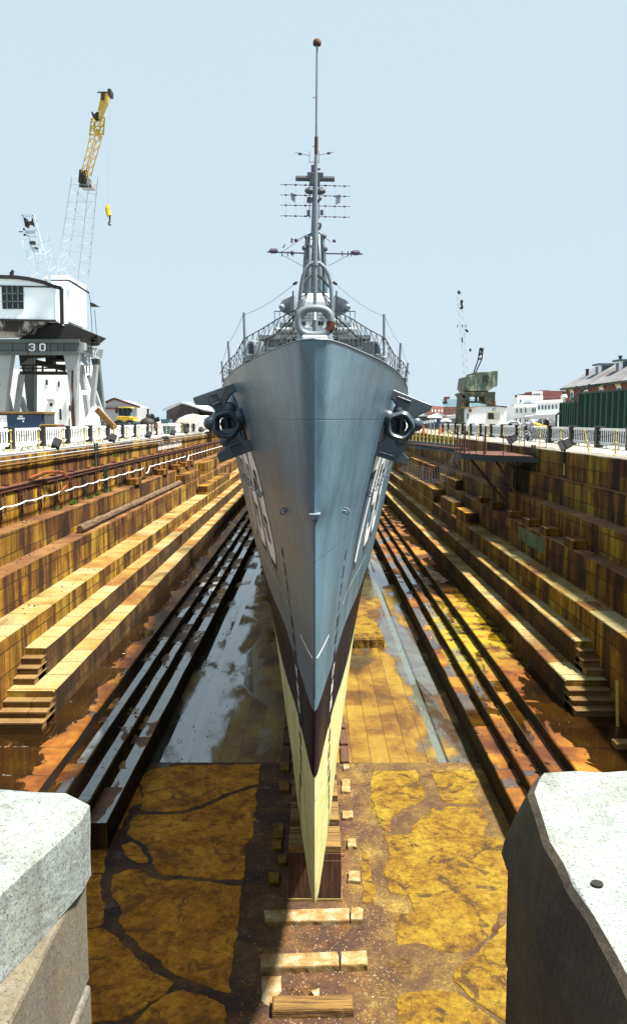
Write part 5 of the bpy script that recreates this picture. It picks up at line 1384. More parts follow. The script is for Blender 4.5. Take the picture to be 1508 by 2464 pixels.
# pale shed, loader, debris, dark shed, van
def Z3(x,y): return (221.9+.2522*x,919.1+.2522*y)
YD=125
sd=bld('pale_shed','pale grey gabled shed behind the yellow loader',(P(290,1000,YD).x,YD,GZ),'shed')
pts=[P(*Z3(*p),YD) for p in ((125,250),(130,200),(212,165),(425,240),(425,250))]; lo=[P(*Z3(425,420),YD),P(*Z3(125,420),YD)]
for q in lo: q.z=GZ
mb=MB(); mb.prism(pts+lo,(0,10,0)); put(mb,'wall',M['galv'],sd)
mb=MB(); mb.bar(pts[2]+Vector((0,-.1,.1)),pts[3]+Vector((.5,-.1,0)),.35,.3); mb.bar(pts[1]+Vector((0,-.1,.1)),pts[2]+Vector((0,-.1,.1)),.35,.3); mb.bar(P(*Z3(120,252),YD-.2),P(*Z3(300,252),YD-.2),.3,.2); put(mb,'roof_edge',M['rusty'],sd)
YL=88
ld=bld('wheel_loader','yellow wheel loader with green tinted cab on the left quay',(P(298,1010,YL).x,YL,GZ),'loader')
def LP(x,y,dy=0): return P(*Z3(x,y),YL+dy)
mb=MB(); mb.prism([LP(*p) for p in ((222,385),(228,345),(240,330),(270,325),(355,330),(372,345),(395,330),(392,360),(412,368),(400,385))],(0,2.2,0)); mb.prism([LP(*p) for p in ((372,345),(385,322),(380,362),(366,370))],(0,.3,0)); put(mb,'body',M['yellow'],ld,bevel=.05)
mb=MB(); mb.prism([LP(x,y,.3) for x,y in ((258,245),(350,245),(358,322),(270,328))],(0,1.7,0)); put(mb,'cab_glass',M['glassg'],ld)
mb=MB()
for x0,y0,x1,y1 in ((258,250,268,328),(352,250,358,320),(232,255,235,300),(370,255,372,290),(310,250,312,322)): mb.bar(LP(x0,y0,.2),LP(x1,y1,.2),.22)
put(mb,'cab_frame',M['black'],ld)
mb=MB(); mb.prism([LP(x,y,.1) for x,y in ((250,238),(362,238),(368,250),(250,250))],(0,2.1,0)); put(mb,'cab_roof',M['yellow'],ld,bevel=.03)
for x in (255,360):
    q=LP(x,402,-.2); q.z=GZ+.75; mb=MB(); mb.cyl(q,q+Vector((0,.6,0)),.75,n=18); wl=put(mb,'wheel',M['black'],ld,bevel=.08)
    mb=MB(); mb.cyl(q+Vector((0,-.02,0)),q+Vector((0,.1,0)),.35,n=12); put(mb,'rim',M['yellow'],wl)
mb=MB(); mb.prism([P(*Z3(x,y),84) for x,y in ((215,393),(345,388),(355,415),(355,440),(215,440))],(0,1.2,0)); put(mb,'bucket',M['shipdark'],ld)
for (pl,m,l,Y) in (([(385,385),(450,380),(470,405),(470,440),(385,440)],'slateb','grey steel scrap skip beside the loader bucket',82),
                 ([(450,375),(560,370),(600,405),(600,440),(470,440),(470,405)],'rusty','dark red scrap skip right of the loader',81)):
    mb=MB(); q=[P(*Z3(*p),Y) for p in pl]
    for v in q: v.z=max(v.z,GZ)
    mb.prism(q,(0,1.8,0)); solid('scrap_skip',mb,M[m],l,'skip',bevel=.04)
mb=MB(); q=P(*Z3(535,375),80); mb.lathe((q.x,80,q.z-.3),[(.8,0),(.8,.2),(.65,.45),(.35,.6),(.2,.7),(.2,.95),(.1,1.0),(.1,1.5),(.0001,1.5)],14); solid('old_winch',mb,M['craned'],'round dark winch with stack on top of scrap','winch',smooth=True)
mb=MB(); mb.bar(P(*Z3(565,322),80),P(*Z3(585,380),80),.6,.5); mb.bar(P(*Z3(560,322),80),P(*Z3(582,324),80),.4,.4); solid('steel_bollard',mb,M['black'],'black tilted post with flat head on the left quay','post')
mb=MB(); mb.bar(P(*Z3(617,338),80),P(*Z3(632,378),80),.35,.35); solid('steel_bollard',mb,M['black'],'thin black slanted post without head on the left quay','post')
mb=MB(); q0=P(*Z3(655,355),86); q1=P(*Z3(735,385),86); mb.bx(q0.x,q1.x,86,88,GZ,q0.z); mb.bx(q0.x+.3,q1.x-.3,85.95,86.2,q1.z,q0.z-.35); o=solid('small_kiosk',mb,M['slateb'],'tiny kiosk with pale roof between posts and dark shed','kiosk')
mb=MB(); mb.prism([P(*Z3(x,y),70) for x,y in ((640,408),(660,396),(725,394),(745,408),(745,420),(640,420))],(0,3,0)); solid('tarpaulin',mb,M['white'],'pale tarpaulin covered heap behind the left barricades','tarpaulin')
YK=128
dk=bld('dark_shed','dark grey plank shed with low gable left of the anchor',(P(450,990,YK).x,YK,GZ),'shed')
q=[P(*Z3(*p),YK) for p in ((708,272),(855,207),(1012,272),(1012,400),(708,400))]
q[3].z=q[4].z=GZ; mb=MB(); mb.prism(q,(0,14,0)); put(mb,'wall',M['wood'],dk)
mb=MB(); r0=q[1]+Vector((0,-.3,.15)); e=Vector((9.5,14,0))
mb.add([r0,q[2]+Vector((.5,-.3,.1)),P(*Z3(1150,285),YK),P(*Z3(1130,225),YK+10)],[(0,1,2,3)]); mb.add([r0+Vector((0,0,.12)),q[2]+Vector((.5,-.3,.22)),P(*Z3(1150,285),YK)+Vector((0,0,.12)),P(*Z3(1130,225),YK+10)+Vector((0,0,.12))],[(0,1,2,3)])
mb.bar(r0,q[0]+Vector((-.5,-.3,.05)),.2,.3); put(mb,'roof',M['galv'],dk)
mb=MB(); mb.prism([P(*Z3(x,y),YK+1) for x,y in ((1012,280),(1150,285),(1150,400),(1012,400))],(0,3,0)); put(mb,'open_bay',M['blackrub'],dk)
mb=MB(); mb.prism([P(*Z3(x,y),105) for x,y in ((885,362),(920,348),(1005,352),(1005,392),(885,392))],(0,3,0)); solid('green_skip',mb,M['dgreen'],'dark green skip in front of the dark shed','skip',bevel=.05)
mb=MB(); mb.lathe(P(*Z3(962,395),100),[(2.2,0),(1.7,.6),(.8,1.0),(.0001,1.15)],14); solid('gravel_heap',mb,M['ground'],'small grey heap beside the white van','heap',smooth=True)
YV=98
vn=bld('white_van','white van parked facing the camera just left of the anchor',(P(492,1010,YV).x,YV,GZ),'van')
a=P(*Z3(1003,322),YV); b_=P(*Z3(1150,395),YV); mb=MB()
mb.prism([Vector((0,0,0))+Vector((a.x,YV+y,z)) for y,z in ((0,GZ+.4),(0,GZ+1.3),(.9,GZ+1.5),(1.5,a.z),(6,a.z),(6,GZ+.4))],(b_.x-a.x,0,0)); put(mb,'body',M['white'],vn,bevel=.1)
mb=MB(); mb.add([(a.x+.15,YV+.86,GZ+1.56),(b_.x-.15,YV+.86,GZ+1.56),(b_.x-.3,YV+1.40,a.z-.18),(a.x+.3,YV+1.40,a.z-.18)],[(0,1,2,3)]); put(mb,'windscreen',M['glass'],vn)
for x in (a.x+.4,b_.x-.4):
    mb=MB(); mb.cyl((x-.15,YV+1.2,GZ+.38),(x+.15,YV+1.2,GZ+.38),.38,n=14); put(mb,'wheel',M['black'],vn)
mb=MB(); mb.bx(a.x-.3,a.x-.08,YV+1,YV+1.1,GZ+1.5,GZ+2.0); put(mb,'mirror',M['black'],vn)

# ---- right background
def Z8(x,y): return (950.8+.21017*x,665.6+.21017*y)
def Z7(x,y): return (1172.7+.22235*x,824+.22235*y)
def shp(fn,pts,Y,d,ground=()):
    q=[P(*fn(*p),Y) for p in pts]
    for i in ground: q[i].z=GZ
    m=MB(); m.prism(q,(0,d,0)); return m
YQ=150
rc=bld('rusty_crane','old mottled rusty green crane behind the white trailer',(P(1155,1000,YQ).x,YQ,GZ),'crane')
mott=paint('mottled_rust_green',(.10,.17,.14),.8,.5,(.42,.44,.34),.52,sc=.75); mott2=paint('mottled_dark',(.03,.05,.045),.8,.5,(.16,.13,.07),.52,sc=.8)
put(shp(Z8,[(820,1140),(905,1125),(915,1092),(1050,1090),(1100,1078),(1172,1078),(1165,1255),(1120,1268),(1090,1290),(1062,1310),(830,1310),(800,1270)],YQ,9),'machinery_house',mott,rc,bevel=.1)
put(shp(Z8,[(1005,1130),(1060,1130),(1060,1215),(1005,1215)],YQ-.1,.3),'window',M['craned'],rc)
m=shp(Z8,[(725,1338),(760,1325),(800,1322),(1145,1318),(1140,1350),(1130,1372),(1130,1470),(1015,1440),(1010,1370),(850,1370),(850,1440),(745,1365)],YQ,5); put(m,'portal_beam',mott2,rc,bevel=.05)
m=shp(Z8,[(852,1425),(1085,1425),(1085,1445),(852,1445)],YQ+1,1); 
for x in (930,1010): m.prism([P(*Z8(x0,y0),YQ+.5) for x0,y0 in ((x-12,1370),(x+8,1370),(x+8,1440),(x-12,1440))],(0,1,0))
m.prism([P(*Z8(x0,y0),YQ+1) for x0,y0 in ((830,1305),(1060,1305),(1060,1322),(830,1322))],(0,3,0)); put(m,'portal_rail',mott2,rc)
put(shp(Z8,[(735,1362),(795,1362),(812,1600),(790,1780),(705,1780),(720,1600)],YQ,3,(3,4)),'leg',mott2,rc)
put(shp(Z8,[(800,1362),(850,1400),(845,1500),(800,1780),(790,1780)],YQ+6,3,(3,4)),'leg',mott2,rc)
put(shp(Z8,[(1085,1330),(1140,1330),(1138,1500),(1138,1800),(1085,1800)],YQ+3,3,(3,4)),'leg',mott2,rc)
m=MB(); 
for a,b_ in (((965,820),(945,950)),((1002,822),(985,950)),((945,950),(890,1115)),((985,950),(915,1100)),((965,820),(1002,822)),((962,845),(1002,850)),((955,890),(1000,888)),((945,945),(985,945)),((958,905),(988,850))): m.bar(P(*Z8(*a),YQ+2),P(*Z8(*b_),YQ+2),.2)
for c in ((982,838),(980,885),(965,942)): m.bar(P(*Z8(c[0]-14,c[1]),YQ+1.8),P(*Z8(c[0]+14,c[1]),YQ+1.8),.5,.3)
put(m,'jib',M['craned'],rc)
# distant pale boom
m=MB(); 
db=bld('distant_boom','thin pale crane boom with two dark sheaves far off to the right',(P(1120,1000,230).x,230,GZ),'boom')
lattice(m,P(1128,1000,230),P(1103,702,230),1.2,1.0,30,.06); put(m,'lattice',M['pale'],db)
m=MB(); 
for x,y,w_ in ((725,180,.9),(757,285,.85)): 
    q=P(*Z8(x,y),229); m.ball(q,w_/2,6,(1,.5,1.2))
m.bar(P(*Z8(800,605),229),P(*Z8(828,635),229),1.2,.4); m.bar(P(*Z8(750,300),229),P(*Z8(765,360),229),.5); m.bar(P(*Z8(735,362),229),P(*Z8(768,362),229),.5)
for x in (710,762,804): m.bar(P(*Z8(x,550),229),P(*Z8(x,583),229),.2)
m.bar(P(*Z8(855,825),229),P(*Z8(855,858),229),.5); m.bar(P(*Z8(760,695),229),P(*Z8(765,755),229),.25)
[put(q_,'sheave',M['craned'],db) for q_ in m.comps()]
# far brick building with blue roof, brick row
YF=300
fb=bld('brick_mill','far red brick building with blue slate roof and chimney',(P(1085,1000,YF).x,YF,GZ))
m=shp(Z8,[(548,1490),(1145,1490),(1145,1600),(548,1600)],YF,20,(2,3)); put(m,'wall',M['brickf'],fb)
m=MB(); q=[P(*Z8(*p),YF-.3) for p in ((548,1490),(1145,1490),(1145,1400),(575,1400))]; q[2].y+=10;q[3].y+=10; q[2].z=P(*Z8(1145,1400),YF+10).z; q[3].z=P(*Z8(575,1400),YF+10).z
m.add(q+[q[0]+Vector((6,20,0)),q[1]+Vector((0,20,0))],[(0,1,2,3),(0,3,4),(4,3,2,5),(1,5,2)]); rf=put(m,'roof',M['slateb'],fb)
m=shp(Z8,[(566,1375),(622,1375),(622,1398),(590,1402),(590,1440),(566,1440)],YF+3,3); put(m,'chimney',M['brick'],rf)
m=shp(Z8,[(1090,1425),(1150,1425),(1150,1480),(1090,1480)],YF-2,2);put(m,'gable',M['brickf'],fb)
for x in range(565,1130,42):
    for y in (1520,1555): put(shp(Z8,[(x,y),(x+13,y),(x+13,y+22),(x,y+22)],YF-.25,.3),'window',M['slateb'],fb)
fr_=bld('brick_row','low pink brick terrace right of the anchor',(P(1050,1000,290).x,290,GZ))
put(shp(Z8,[(395,1500),(430,1478),(545,1490),(552,1490),(552,1600),(395,1600)],290,15,(4,5)),'wall',M['brickf'],fr_)
for x in (415,450,490,525): put(shp(Z8,[(x,1520),(x+12,1520),(x+12,1550),(x,1550)],289.7,.3),'window',M['white'],fr_)
# sheds and small stuff right
gs=bld('green_shed','dark green low shed just right of the anchor',(P(1020,1000,140).x,140,GZ),'shed')
put(shp(Z8,[(245,1600),(410,1600),(410,1665),(245,1665)],140,6,(2,3)),'wall',M['dgreen'],gs); put(shp(Z8,[(240,1592),(420,1585),(420,1598),(240,1602)],139.8,6.4),'roof',M['galv'],gs)
for k,(pts,l,Y) in enumerate([([(402,1615),(420,1590),(500,1580),(535,1600),(535,1620)],'white roofed kiosk with blue wall right of the green shed',125),([(450,1585),(500,1560),(610,1598),(612,1612),(560,1600)],'low shed with grey peaked roof beyond the white kiosk',150),([(560,1655),(600,1625),(645,1650),(640,1665)],'small open shelter with pale peaked roof',110),([(600,1590),(720,1580),(722,1620),(600,1632)],'long pale flat roof beside the rusty crane leg',160)]):
    t=bld('shelter',l,(P(*Z8(*pts[0]),Y).x,Y,GZ),'shelter'); put(shp(Z8,pts,Y,4),'roof',M['white' if k!=1 else 'galv'],t)
    x0=min(p[0] for p in pts)+15; x1=max(p[0] for p in pts)-15; y0=max(p[1] for p in pts)-3
    put(shp(Z8,[(x0,y0),(x1,y0),(x1,y0+40),(x0,y0+40)],Y+.4,3,(2,3)),'wall',M['blue' if k in (0,2) else 'galv'],t)
m=MB(); 
for dy in (0,9): m.bar(P(*Z8(235,1672+dy),105),P(*Z8(460,1640+dy),100),.12)
for k in range(8): m.bar(P(*Z8(235+k*32,1672-k*4.6),105-k*.6),P(*Z8(235+k*32,1700-k*4.6),105-k*.6),.12)
solid('ramp_railing',m,M['white'],'white sloping ramp railing right of the anchor','railing')
for x,y,l in ((323,1672,'red traffic cone beside the white ramp railing'),(512,1690,'orange traffic cone near the walkway railing')):
    q=P(*Z8(x,y),90); t=bld('traffic_cone',l,(q.x,90,GZ),'cone'); m=MB(); m.lathe((q.x,90,GZ),[(.25,.04),(.05,.9),(.0001,.92)],10); put(m,'cone',paint('cone_red%d'%x,(.8,.08,.02),.5,.1),t,smooth=True); m=MB(); m.bx(q.x-.3,q.x+.3,89.7,90.3,GZ,GZ+.04); put(m,'base',M['black'],t)
# trailer
YT=84
tr=bld('white_trailer','white site office trailer with sliding window and dark curved roof',(P(1165,1000,YT).x,YT,GZ),'trailer')
zb=GZ+.35
q=[P(*Z8(*p),YT) for p in ((812,1500),(980,1482),(1100,1478),(1270,1490),(1268,1722),(812,1700))]; 
for i in (4,5): q[i].z=zb
m=MB(); m.prism(q,(1.2,8,0)); put(m,'wall',M['clad'],tr)
m=MB(); m.prism([P(*Z8(*p),YT-.1) for p in ((980,1480),(1100,1474),(1180,1476),(1275,1486),(1275,1500),(1180,1488),(1050,1488))],(1.2,8.2,0)); put(m,'roof',M['blackrub'],tr)
m=MB(); m.prism([P(*Z8(*p),YT-.1) for p in ((812,1498),(980,1480),(980,1484),(812,1504))],(.1,8,0)); put(m,'gutter',M['timber'],tr)
w_=put(shp(Z8,[(1055,1556),(1196,1556),(1196,1636),(1055,1636)],YT-.06,.1),'window',M['yellowpale'],tr)
m=shp(Z8,[(1060,1561),(1122,1561),(1122,1631),(1060,1631)],YT-.08,.04); o=put(m,'dark_pane',M['glass'],w_); 
m=shp(Z8,[(1129,1561),(1191,1561),(1191,1631),(1129,1631)],YT-.08,.04); o=put(m,'pale_pane',M['galv'],w_)
put(shp(Z8,[(1078,1503),(1172,1503),(1172,1542),(1078,1542)],YT-.04,.05),'sign_plate',M['white'],tr)
m=shp(Z8,[(1108,1510),(1142,1510),(1142,1519),(1108,1519)],YT-.06,.03)
for k in range(8): m.prism([P(*Z8(a,b_),YT-.06) for a,b_ in ((1094+k*8,1527),(1099+k*8,1527),(1099+k*8,1534),(1094+k*8,1534))],(0,.03,0))
put(m,'sign_mark',M['blue'],tr)
put(shp(Z8,[(848,1510),(872,1510),(872,1552),(848,1552)],YT-.5,.6),'air_conditioner',M['timber'],tr); put(shp(Z8,[(820,1565),(834,1565),(834,1632),(820,1632)],YT-.05,.1),'window',M['black'],tr); put(shp(Z8,[(838,1512),(848,1512),(848,1550),(838,1550)],YT-.05,.1),'window',M['black'],tr)
m=MB(); 
for x in (830,1000,1250): a=P(*Z8(x,1700),YT+.5); m.bx(a.x-.2,a.x+.2,YT+.5,YT+1,GZ,zb)
put(m,'support',M['black'],tr)
# gap brick + blue building
gb=bld('far_blue_building','far blue roofed brick building between trailer and white houses',(P(1225,1000,260).x,260,GZ))
put(shp(Z8,[(1270,1545),(1360,1545),(1360,1680),(1270,1680)],260,10,(2,3)),'wall',M['brick'],gb); put(shp(Z8,[(1270,1495),(1360,1488),(1360,1545),(1270,1545)],260.5,10),'roof',M['slateb'],gb)
# white houses
YH=170
def wins(fn,par,lst,Y,w,h,mat='slateb'):
    for x,y in lst: put(shp(fn,[(x,y),(x+w,y),(x+w,y+h),(x,y+h)],Y-.12,.2),'window',M[mat],par)
h1=bld('white_house','white clapboard house with roof terrace right of the trailer',(P(1260,1000,YH).x,YH,GZ),'house')
put(shp(Z7,[(285,690),(530,685),(530,900),(285,900)],YH,12,(2,3)),'wall',M['clad'],h1); put(shp(Z7,[(322,598),(385,590),(385,688),(322,690)],YH+.5,6),'stair_tower',M['clad'],h1)
put(shp(Z7,[(385,600),(590,600),(590,640),(530,645),(530,684),(385,684)],YH+6,6),'upper_wall',M['galv'],h1)
m=MB(); m.bar(P(*Z7(280,688),YH-.2),P(*Z7(532,683),YH-.2),.45,.6); m.bar(P(*Z7(318,594),YH),P(*Z7(592,598),YH),.4,.8); put(m,'cornice',M['white'],h1)
m=MB(); m.bar(P(*Z7(385,655),YH-.1),P(*Z7(520,655),YH-.1),.15)
for k in range(10): m.bar(P(*Z7(385+k*15,655),YH-.1),P(*Z7(385+k*15,684),YH-.1),.1)
put(m,'terrace_railing',M['slateb'],h1)
wins(Z7,h1,[(308,718),(352,716),(403,714),(480,712),(505,712),(398,820),(425,820),(345,820),(300,820)],YH,13,44); wins(Z7,h1,[(350,618)],YH+.5,12,30)
h2=bld('white_house','longer white house with row of sash windows under the brick block',(P(1320,1000,YH).x,YH,GZ),'house')
put(shp(Z7,[(530,645),(860,628),(860,900),(530,900)],YH+1,10,(2,3)),'wall',M['clad'],h2); wins(Z7,h2,[(545,682),(583,680),(618,680),(654,676),(693,674),(732,672)],YH+1,15,46)
m=MB(); m.bar(P(*Z7(528,642),YH+.8),P(*Z7(860,626),YH+.8),.4,.5); m.bar(P(*Z7(530,780),YH+.7),P(*Z7(800,770),YH+.7),.3,.5); put(m,'cornice',M['white'],h2)
put(shp(Z7,[(450,800),(500,785),(740,775),(760,815),(740,830),(455,830)],YH-8,5),'porch_roof',M['galv'],h2)
bb=bld('brick_block','pinkish red brick block with white trim above the white houses',(P(1320,1000,230).x,230,GZ))
put(shp(Z7,[(480,545),(590,540),(595,518),(665,517),(680,524),(830,524),(830,635),(480,640)],230,20,(6,7)),'wall',brickm('dull_brick',(.30,.09,.09),(.42,.15,.14),1.4,.5),bb)
put(shp(Z7,[(482,548),(588,545),(588,592),(482,595)],229.8,.3),'white_bay',M['white'],bb); wins(Z7,bb,[(500,555),(525,555),(550,553)],229.6,10,34); wins(Z7,bb,[(625,615),(672,613),(718,611),(762,609)],230,12,16,'glass')
m=MB(); m.bar(P(*Z7(478,543),229.7),P(*Z7(590,538),229.7),.5); put(m,'trim',M['white'],bb)
# big brick building far right
YB2=95
br=bld('brick_warehouse','long red brick building with grey slate roof and dormers at far right',(P(1440,1000,YB2).x,YB2,GZ))
A0=P(*Z7(838,493),YB2); A1=Vector((A0.x,52,A0.z)); zt=A0.z
d=Vector((0,A1.y-A0.y,0)); nrm=Vector((1,0,0)); W_=7.6
m=MB(); m.prism([Vector((A0.x,A0.y,GZ)),Vector((A1.x,A1.y,GZ)),A1,A0],nrm*W_); put(m,'wall',M['brick'],br)
rz=2.45
r0=A0+nrm*W_/2+Vector((0,0,rz)); r1=A1+nrm*W_/2+Vector((0,0,rz))
o_=-nrm*.4+Vector((0,0,-.15)); dl=d.normalized()*.4
m=MB(); q=[A0+o_-dl,A1+o_,r1,r0-dl]; m.add(q+[A0+nrm*(W_+.4)+Vector((0,0,-.15))-dl,A1+nrm*(W_+.4)+Vector((0,0,-.15))],[(0,1,2,3),(4,3,2,5)]); m.add([v+Vector((0,0,.12)) for v in q]+[v+Vector((0,0,.12)) for v in (A0+nrm*(W_+.4)-dl,A1+nrm*(W_+.4))],[(0,1,2,3),(4,3,2,5)])
rf=put(m,'roof',M['slate'],br); m=MB(); m.prism([A0+Vector((0,0,.01)),A0+nrm*W_,r0],d.normalized()*.3); put(m,'gable',M['brick'],br)
m=MB(); m.bar(A0+o_-dl,A1+o_,.22,.22); put(m,'eaves_gutter',M['dgreen'],br)
for k in range(9):
    f=.06+.11*k; c=A0.lerp(A1,f)+nrm*-.06; u=d.normalized()
    zc=zt-1.5
    m=MB(); qq=[c+u*-.55+Vector((0,0,-2.2)),c+u*.55+Vector((0,0,-2.2)),c+u*.55+Vector((0,0,-.45)),c+u*-.55+Vector((0,0,-.45))]; m.prism(qq,nrm*.1); w_=put(m,'window',M['white'],br)
    m=MB(); qq=[v+(-nrm)*.02 for v in [c+u*-.4+Vector((0,0,-2.05)),c+u*.4+Vector((0,0,-2.05)),c+u*.4+Vector((0,0,-.6)),c+u*-.4+Vector((0,0,-.6))]]; m.prism(qq,nrm*.03); put(m,'pane',M['slateb'],w_)
    m=MB(); m.prism([v for v in [c+u*-.7+Vector((0,0,-.43)),c+u*.7+Vector((0,0,-.43)),c+u*.7+Vector((0,0,-.12)),c+u*-.7+Vector((0,0,-.12))]],-nrm*.1); put(m,'lintel',M['yellowpale'],br)
for f in (.12,.26,.40,.54):
    c=A0.lerp(A1,f)+nrm*1.75+Vector((0,0,1.13)); u=d.normalized()
    m=MB(); zt2=1.25
    m.prism([c-u*.8,c+u*.8,c+u*.8+Vector((0,0,zt2-.2)),c-u*.8+Vector((0,0,zt2-.2))],nrm*1.4); dm=put(m,'dormer',M['white'],br)
    m=MB(); a=c-u*.83+nrm*.25; m.prism([a,a+Vector((0,0,zt2-.25)),a+Vector((0,0,zt2-.25))+nrm*1.2],u*.02); a=c+u*.81+nrm*.25;m.prism([a,a+Vector((0,0,zt2-.25)),a+Vector((0,0,zt2-.25))+nrm*1.2],u*.02); m.prism([c-u*1.0+Vector((0,0,zt2-.19))-nrm*.2,c+u*1.0+Vector((0,0,zt2-.19))-nrm*.2,c+u*1.0+Vector((0,0,zt2-.02))-nrm*.2,c-u*1.0+Vector((0,0,zt2-.02))-nrm*.2],nrm*1.9); put(m,'dormer_cheek',M['slateb'],dm)
    m=MB(); m.prism([c-u*.4+Vector((0,0,.2))-nrm*.03,c+u*.4+Vector((0,0,.2))-nrm*.03,c+u*.4+Vector((0,0,.9))-nrm*.03,c-u*.4+Vector((0,0,.9))-nrm*.03],nrm*.02); put(m,'dormer_window',M['glass'],dm)
for f,hh,dd in ((.05,.9,1.7),(.145,.7,3.8)):
    c=A0.lerp(A1,f)+nrm*dd+Vector((0,0,dd*.64)); m=MB(); m.cyl(c+Vector((0,0,-.2)),c+Vector((0,0,hh)),.17,n=10); m.cyl(c+Vector((0,0,hh-.12)),c+Vector((0,0,hh)),.23,n=10); put(m,'vent_pipe',M['black'],br)
# street lamp by the brick building
q=P(*Z7(822,592),90); m=MB(); m.ball(q,.35,8); sl_=bld('street_lamp','white globe street lamp left of the brick building',(q.x,90,GZ),'street lamp'); put(m,'globe',M['white'],sl_,smooth=True); m=MB(); m.cyl((q.x,90,GZ),(q.x,90,q.z-.3),.07,n=8); m.ball(q+Vector((0,0,.5)),.22,6); put(m,'pole',M['dgreen'],sl_)
# green corrugated container wall
def corr(name,pts_top,Ya,Yb,x0,x1,ytop0,ytop1,label,n):
    A=P(x0,ytop0,Ya); B=P(x1,ytop1,Yb); m=MB(); v=[];z=(A.z+B.z)/2; u=(Vector((B.x,B.y,0))-Vector((A.x,A.y,0))); nn=Vector((-u.y,u.x,0)).normalized(); 
    if nn.y<0: nn=-nn
    prof=[(0,0),(.3,0),(.5,.42),(.8,.42),(1.0,0)]
    pts=[]
    for k in range(n):
        for t_,dd in prof[:-1]: pts.append(Vector((A.x,A.y,0))+u*((k+t_)/n)+nn*dd)
    pts.append(Vector((B.x,B.y,0)))
    vs=[Vector((p.x,p.y,GZ)) for p in pts]+[Vector((p.x,p.y,z)) for p in pts]; L_=len(pts)
    bk_=[Vector((A.x,A.y,0))+nn*2.4,Vector((B.x,B.y,0))+nn*2.4]
    m.add(vs,[(i,i+1,L_+i+1,L_+i) for i in range(L_-1)])
    m.add([pts[0]+Vector((0,0,GZ)),bk_[0]+Vector((0,0,GZ)),bk_[0]+Vector((0,0,z)),pts[0]+Vector((0,0,z)),pts[-1]+Vector((0,0,GZ)),bk_[1]+Vector((0,0,GZ)),bk_[1]+Vector((0,0,z)),pts[-1]+Vector((0,0,z))],[(0,1,2,3),(4,5,6,7),(1,5,6,2)])
    m.add([p+Vector((0,0,z)) for p in pts]+[bk_[1]+Vector((0,0,z)),bk_[0]+Vector((0,0,z))],[tuple(range(L_+2))])
    t=bld(name,label,(A.x,A.y,GZ),'container'); put(m,'corrugated_wall',M['green'],t)
    m=MB(); m.bar(Vector((A.x,A.y-.06,z)),Vector((B.x,B.y-.06,z)),.12); m.bar(Vector((A.x,A.y-.05,GZ)),Vector((A.x,A.y-.05,z)),.16); put(m,'top_rail',M['dgreen'],t); return t
corr('green_container',None,60,44,1393,1665,947,924,'tall dark green corrugated container at the far right quay',17)
corr('green_container',None,64.5,60.3,1347,1392,970.5,968,'lower dark green corrugated container left of the tall one',8)
t=bld('stair_railing','dark green stair railing climbing behind the green container',(P(1370,960,58).x,58,GZ),'railing'); m=MB()
for a,b_ in (((740,940),(738,785)),((738,785),(790,755)),((880,650),(1010,520)),((1010,520),(1090,490)),((960,520),(958,470)),((1040,510),(1040,465)),((1090,500),(1092,450)),((1165,490),(1168,448)),((1092,470),(1300,446)),((1200,480),(1200,446)),((1305,480),(1300,446)),((920,650),(960,610))): m.bar(P(*Z7(*a),61),P(*Z7(*b_),61),.12)
put(m,'rail',M['dgreen'],t)
# black shed, car, boat-like yellow heap
t=bld('black_shed','small black shed with pale roof left of the green container',(P(1320,1010,95).x,95,GZ),'shed')
put(shp(Z7,[(600,900),(598,865),(632,825),(665,862),(665,900)],95,3,(0,4)),'wall',M['wood'],t); m=MB(); m.add([P(*Z7(632,823),94.8),P(*Z7(730,828),96),P(*Z7(742,858),94.8),P(*Z7(664,862),94.8)],[(0,1,2,3)]); m.prism([P(*Z7(664,864),95),P(*Z7(740,862),95),P(*Z7(740,905),95),P(*Z7(664,905),95)],(0,2.5,0)); put(m,'roof',M['white'],t)
t=bld('parked_car','pale parked car behind the right barricades next to the trailer',(P(1238,1020,100).x,100,GZ),'car')
m=MB(); q=[P(*Z7(*p),100) for p in ((212,905),(215,872),(240,855),(290,850),(330,855),(355,872),(375,885),(378,905))]; m.prism(q,(0,1.7,0)); put(m,'body',M['white'],t,bevel=.05)
m=shp(Z7,[(228,872),(245,860),(285,857),(285,872)],99.95,.1); m.prism([P(*Z7(*p),99.95) for p in ((290,857),(322,860),(342,873),(290,873))],(0,.1,0)); put(m,'window',M['slateb'],t)
for x in (240,345):
    q=P(*Z7(x,905),99.9); m=MB(); m.cyl(q,q+Vector((0,.25,0)),.33,n=12); put(m,'wheel',M['black'],t)
m=MB(); a=P(*Z7(470,885),88); 
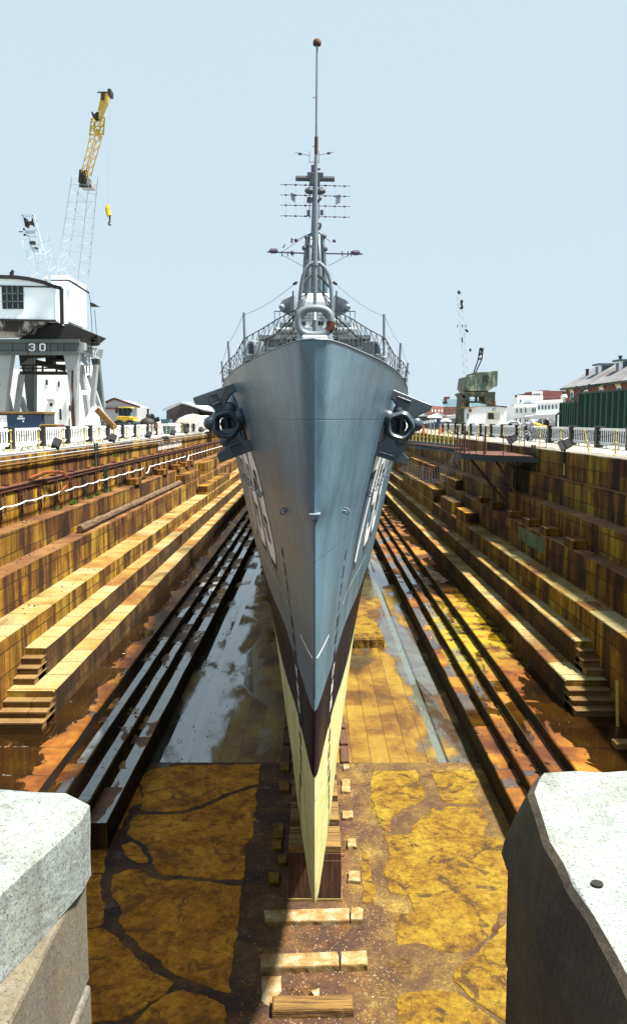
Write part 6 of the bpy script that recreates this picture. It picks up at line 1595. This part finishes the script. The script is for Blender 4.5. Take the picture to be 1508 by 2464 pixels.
m.tube([P(*Z7(460,880),88),P(*Z7(520,888),88),P(*Z7(600,915),87),P(*Z7(740,925),86)],[.12,.22,.2,.18],8); solid('yellow_boom_arm',m,M['yellow'],'yellow machine arm lying behind the right barricades','machine arm',smooth=True)
m=MB(); m.bx(P(*Z7(620,0),86).x,P(*Z7(755,0),86).x,86.2,87,GZ,P(*Z7(0,905),86).z); solid('yellow_trailer_bed',m,M['yellowpale'],'pale yellow flat trailer bed beside the black shed','trailer')
# white chain link fence posts near trailer
m=MB()
for x in (285,372,455,520,590,735): m.bar(P(*Z7(x,815),80),P(*Z7(x,925),80),.08)
for y in (818,): m.bar(P(*Z7(208,y),80),P(*Z7(740,y-2),80),.06)
solid('mesh_fence',m,M['galv'],'thin grey fence posts and rail in front of the white houses','fence')
# rope tangle / buoys on the right quay behind the platform
m=MB(); q=P(*Z7(395,960),58); 
for k in range(10):
    a=q+Vector((random.uniform(-.5,.5),random.uniform(-.5,.5),random.uniform(-.8,.5))); m.tube([a+Vector((random.uniform(-.4,.4),random.uniform(-.3,.3),random.uniform(-.5,.5))) for _ in range(4)],.06,5)
solid('rope_tangle',m,M['galv'],'tangle of pale rope and netting left of the tilted barricade','rope')
# a few gulls on the crane and roof
for x,y,Y,l in ((524,200,YC-.2,'gull perched on the roof edge of the white crane house'),):
    q=Z2(x,y,Y); m=MB(); m.ball(q+Vector((0,0,.18)),.16,6,(1.3,.8,.9)); m.ball(q+Vector((.14,0,.38)),.08,6); m.bar(q+Vector((.2,0,.38)),q+Vector((.32,0,.35)),.03); m.bar(q+Vector((0,0,-.1)),q+Vector((0,0,.1)),.03); solid('gull',m,M['white'],l,'gull',smooth=True)
# spectator-side low post at right edge of floor
m=MB(); q=G(1505,1835,9.6); m.bar((9.2,24.4,-9.28),(9.2,24.6,-7.9),.07); solid('yellow_pole',m,M['yellowpale'],'yellow pole standing at the foot of the right stairs','pole')
m=MB(); m.bx(8.5,9.4,22.6,23.0,-9.28,-9.1); solid('stone_block',m,M['steps'],'low stone block at the foot of the right stairs','stone block',bevel=.02)
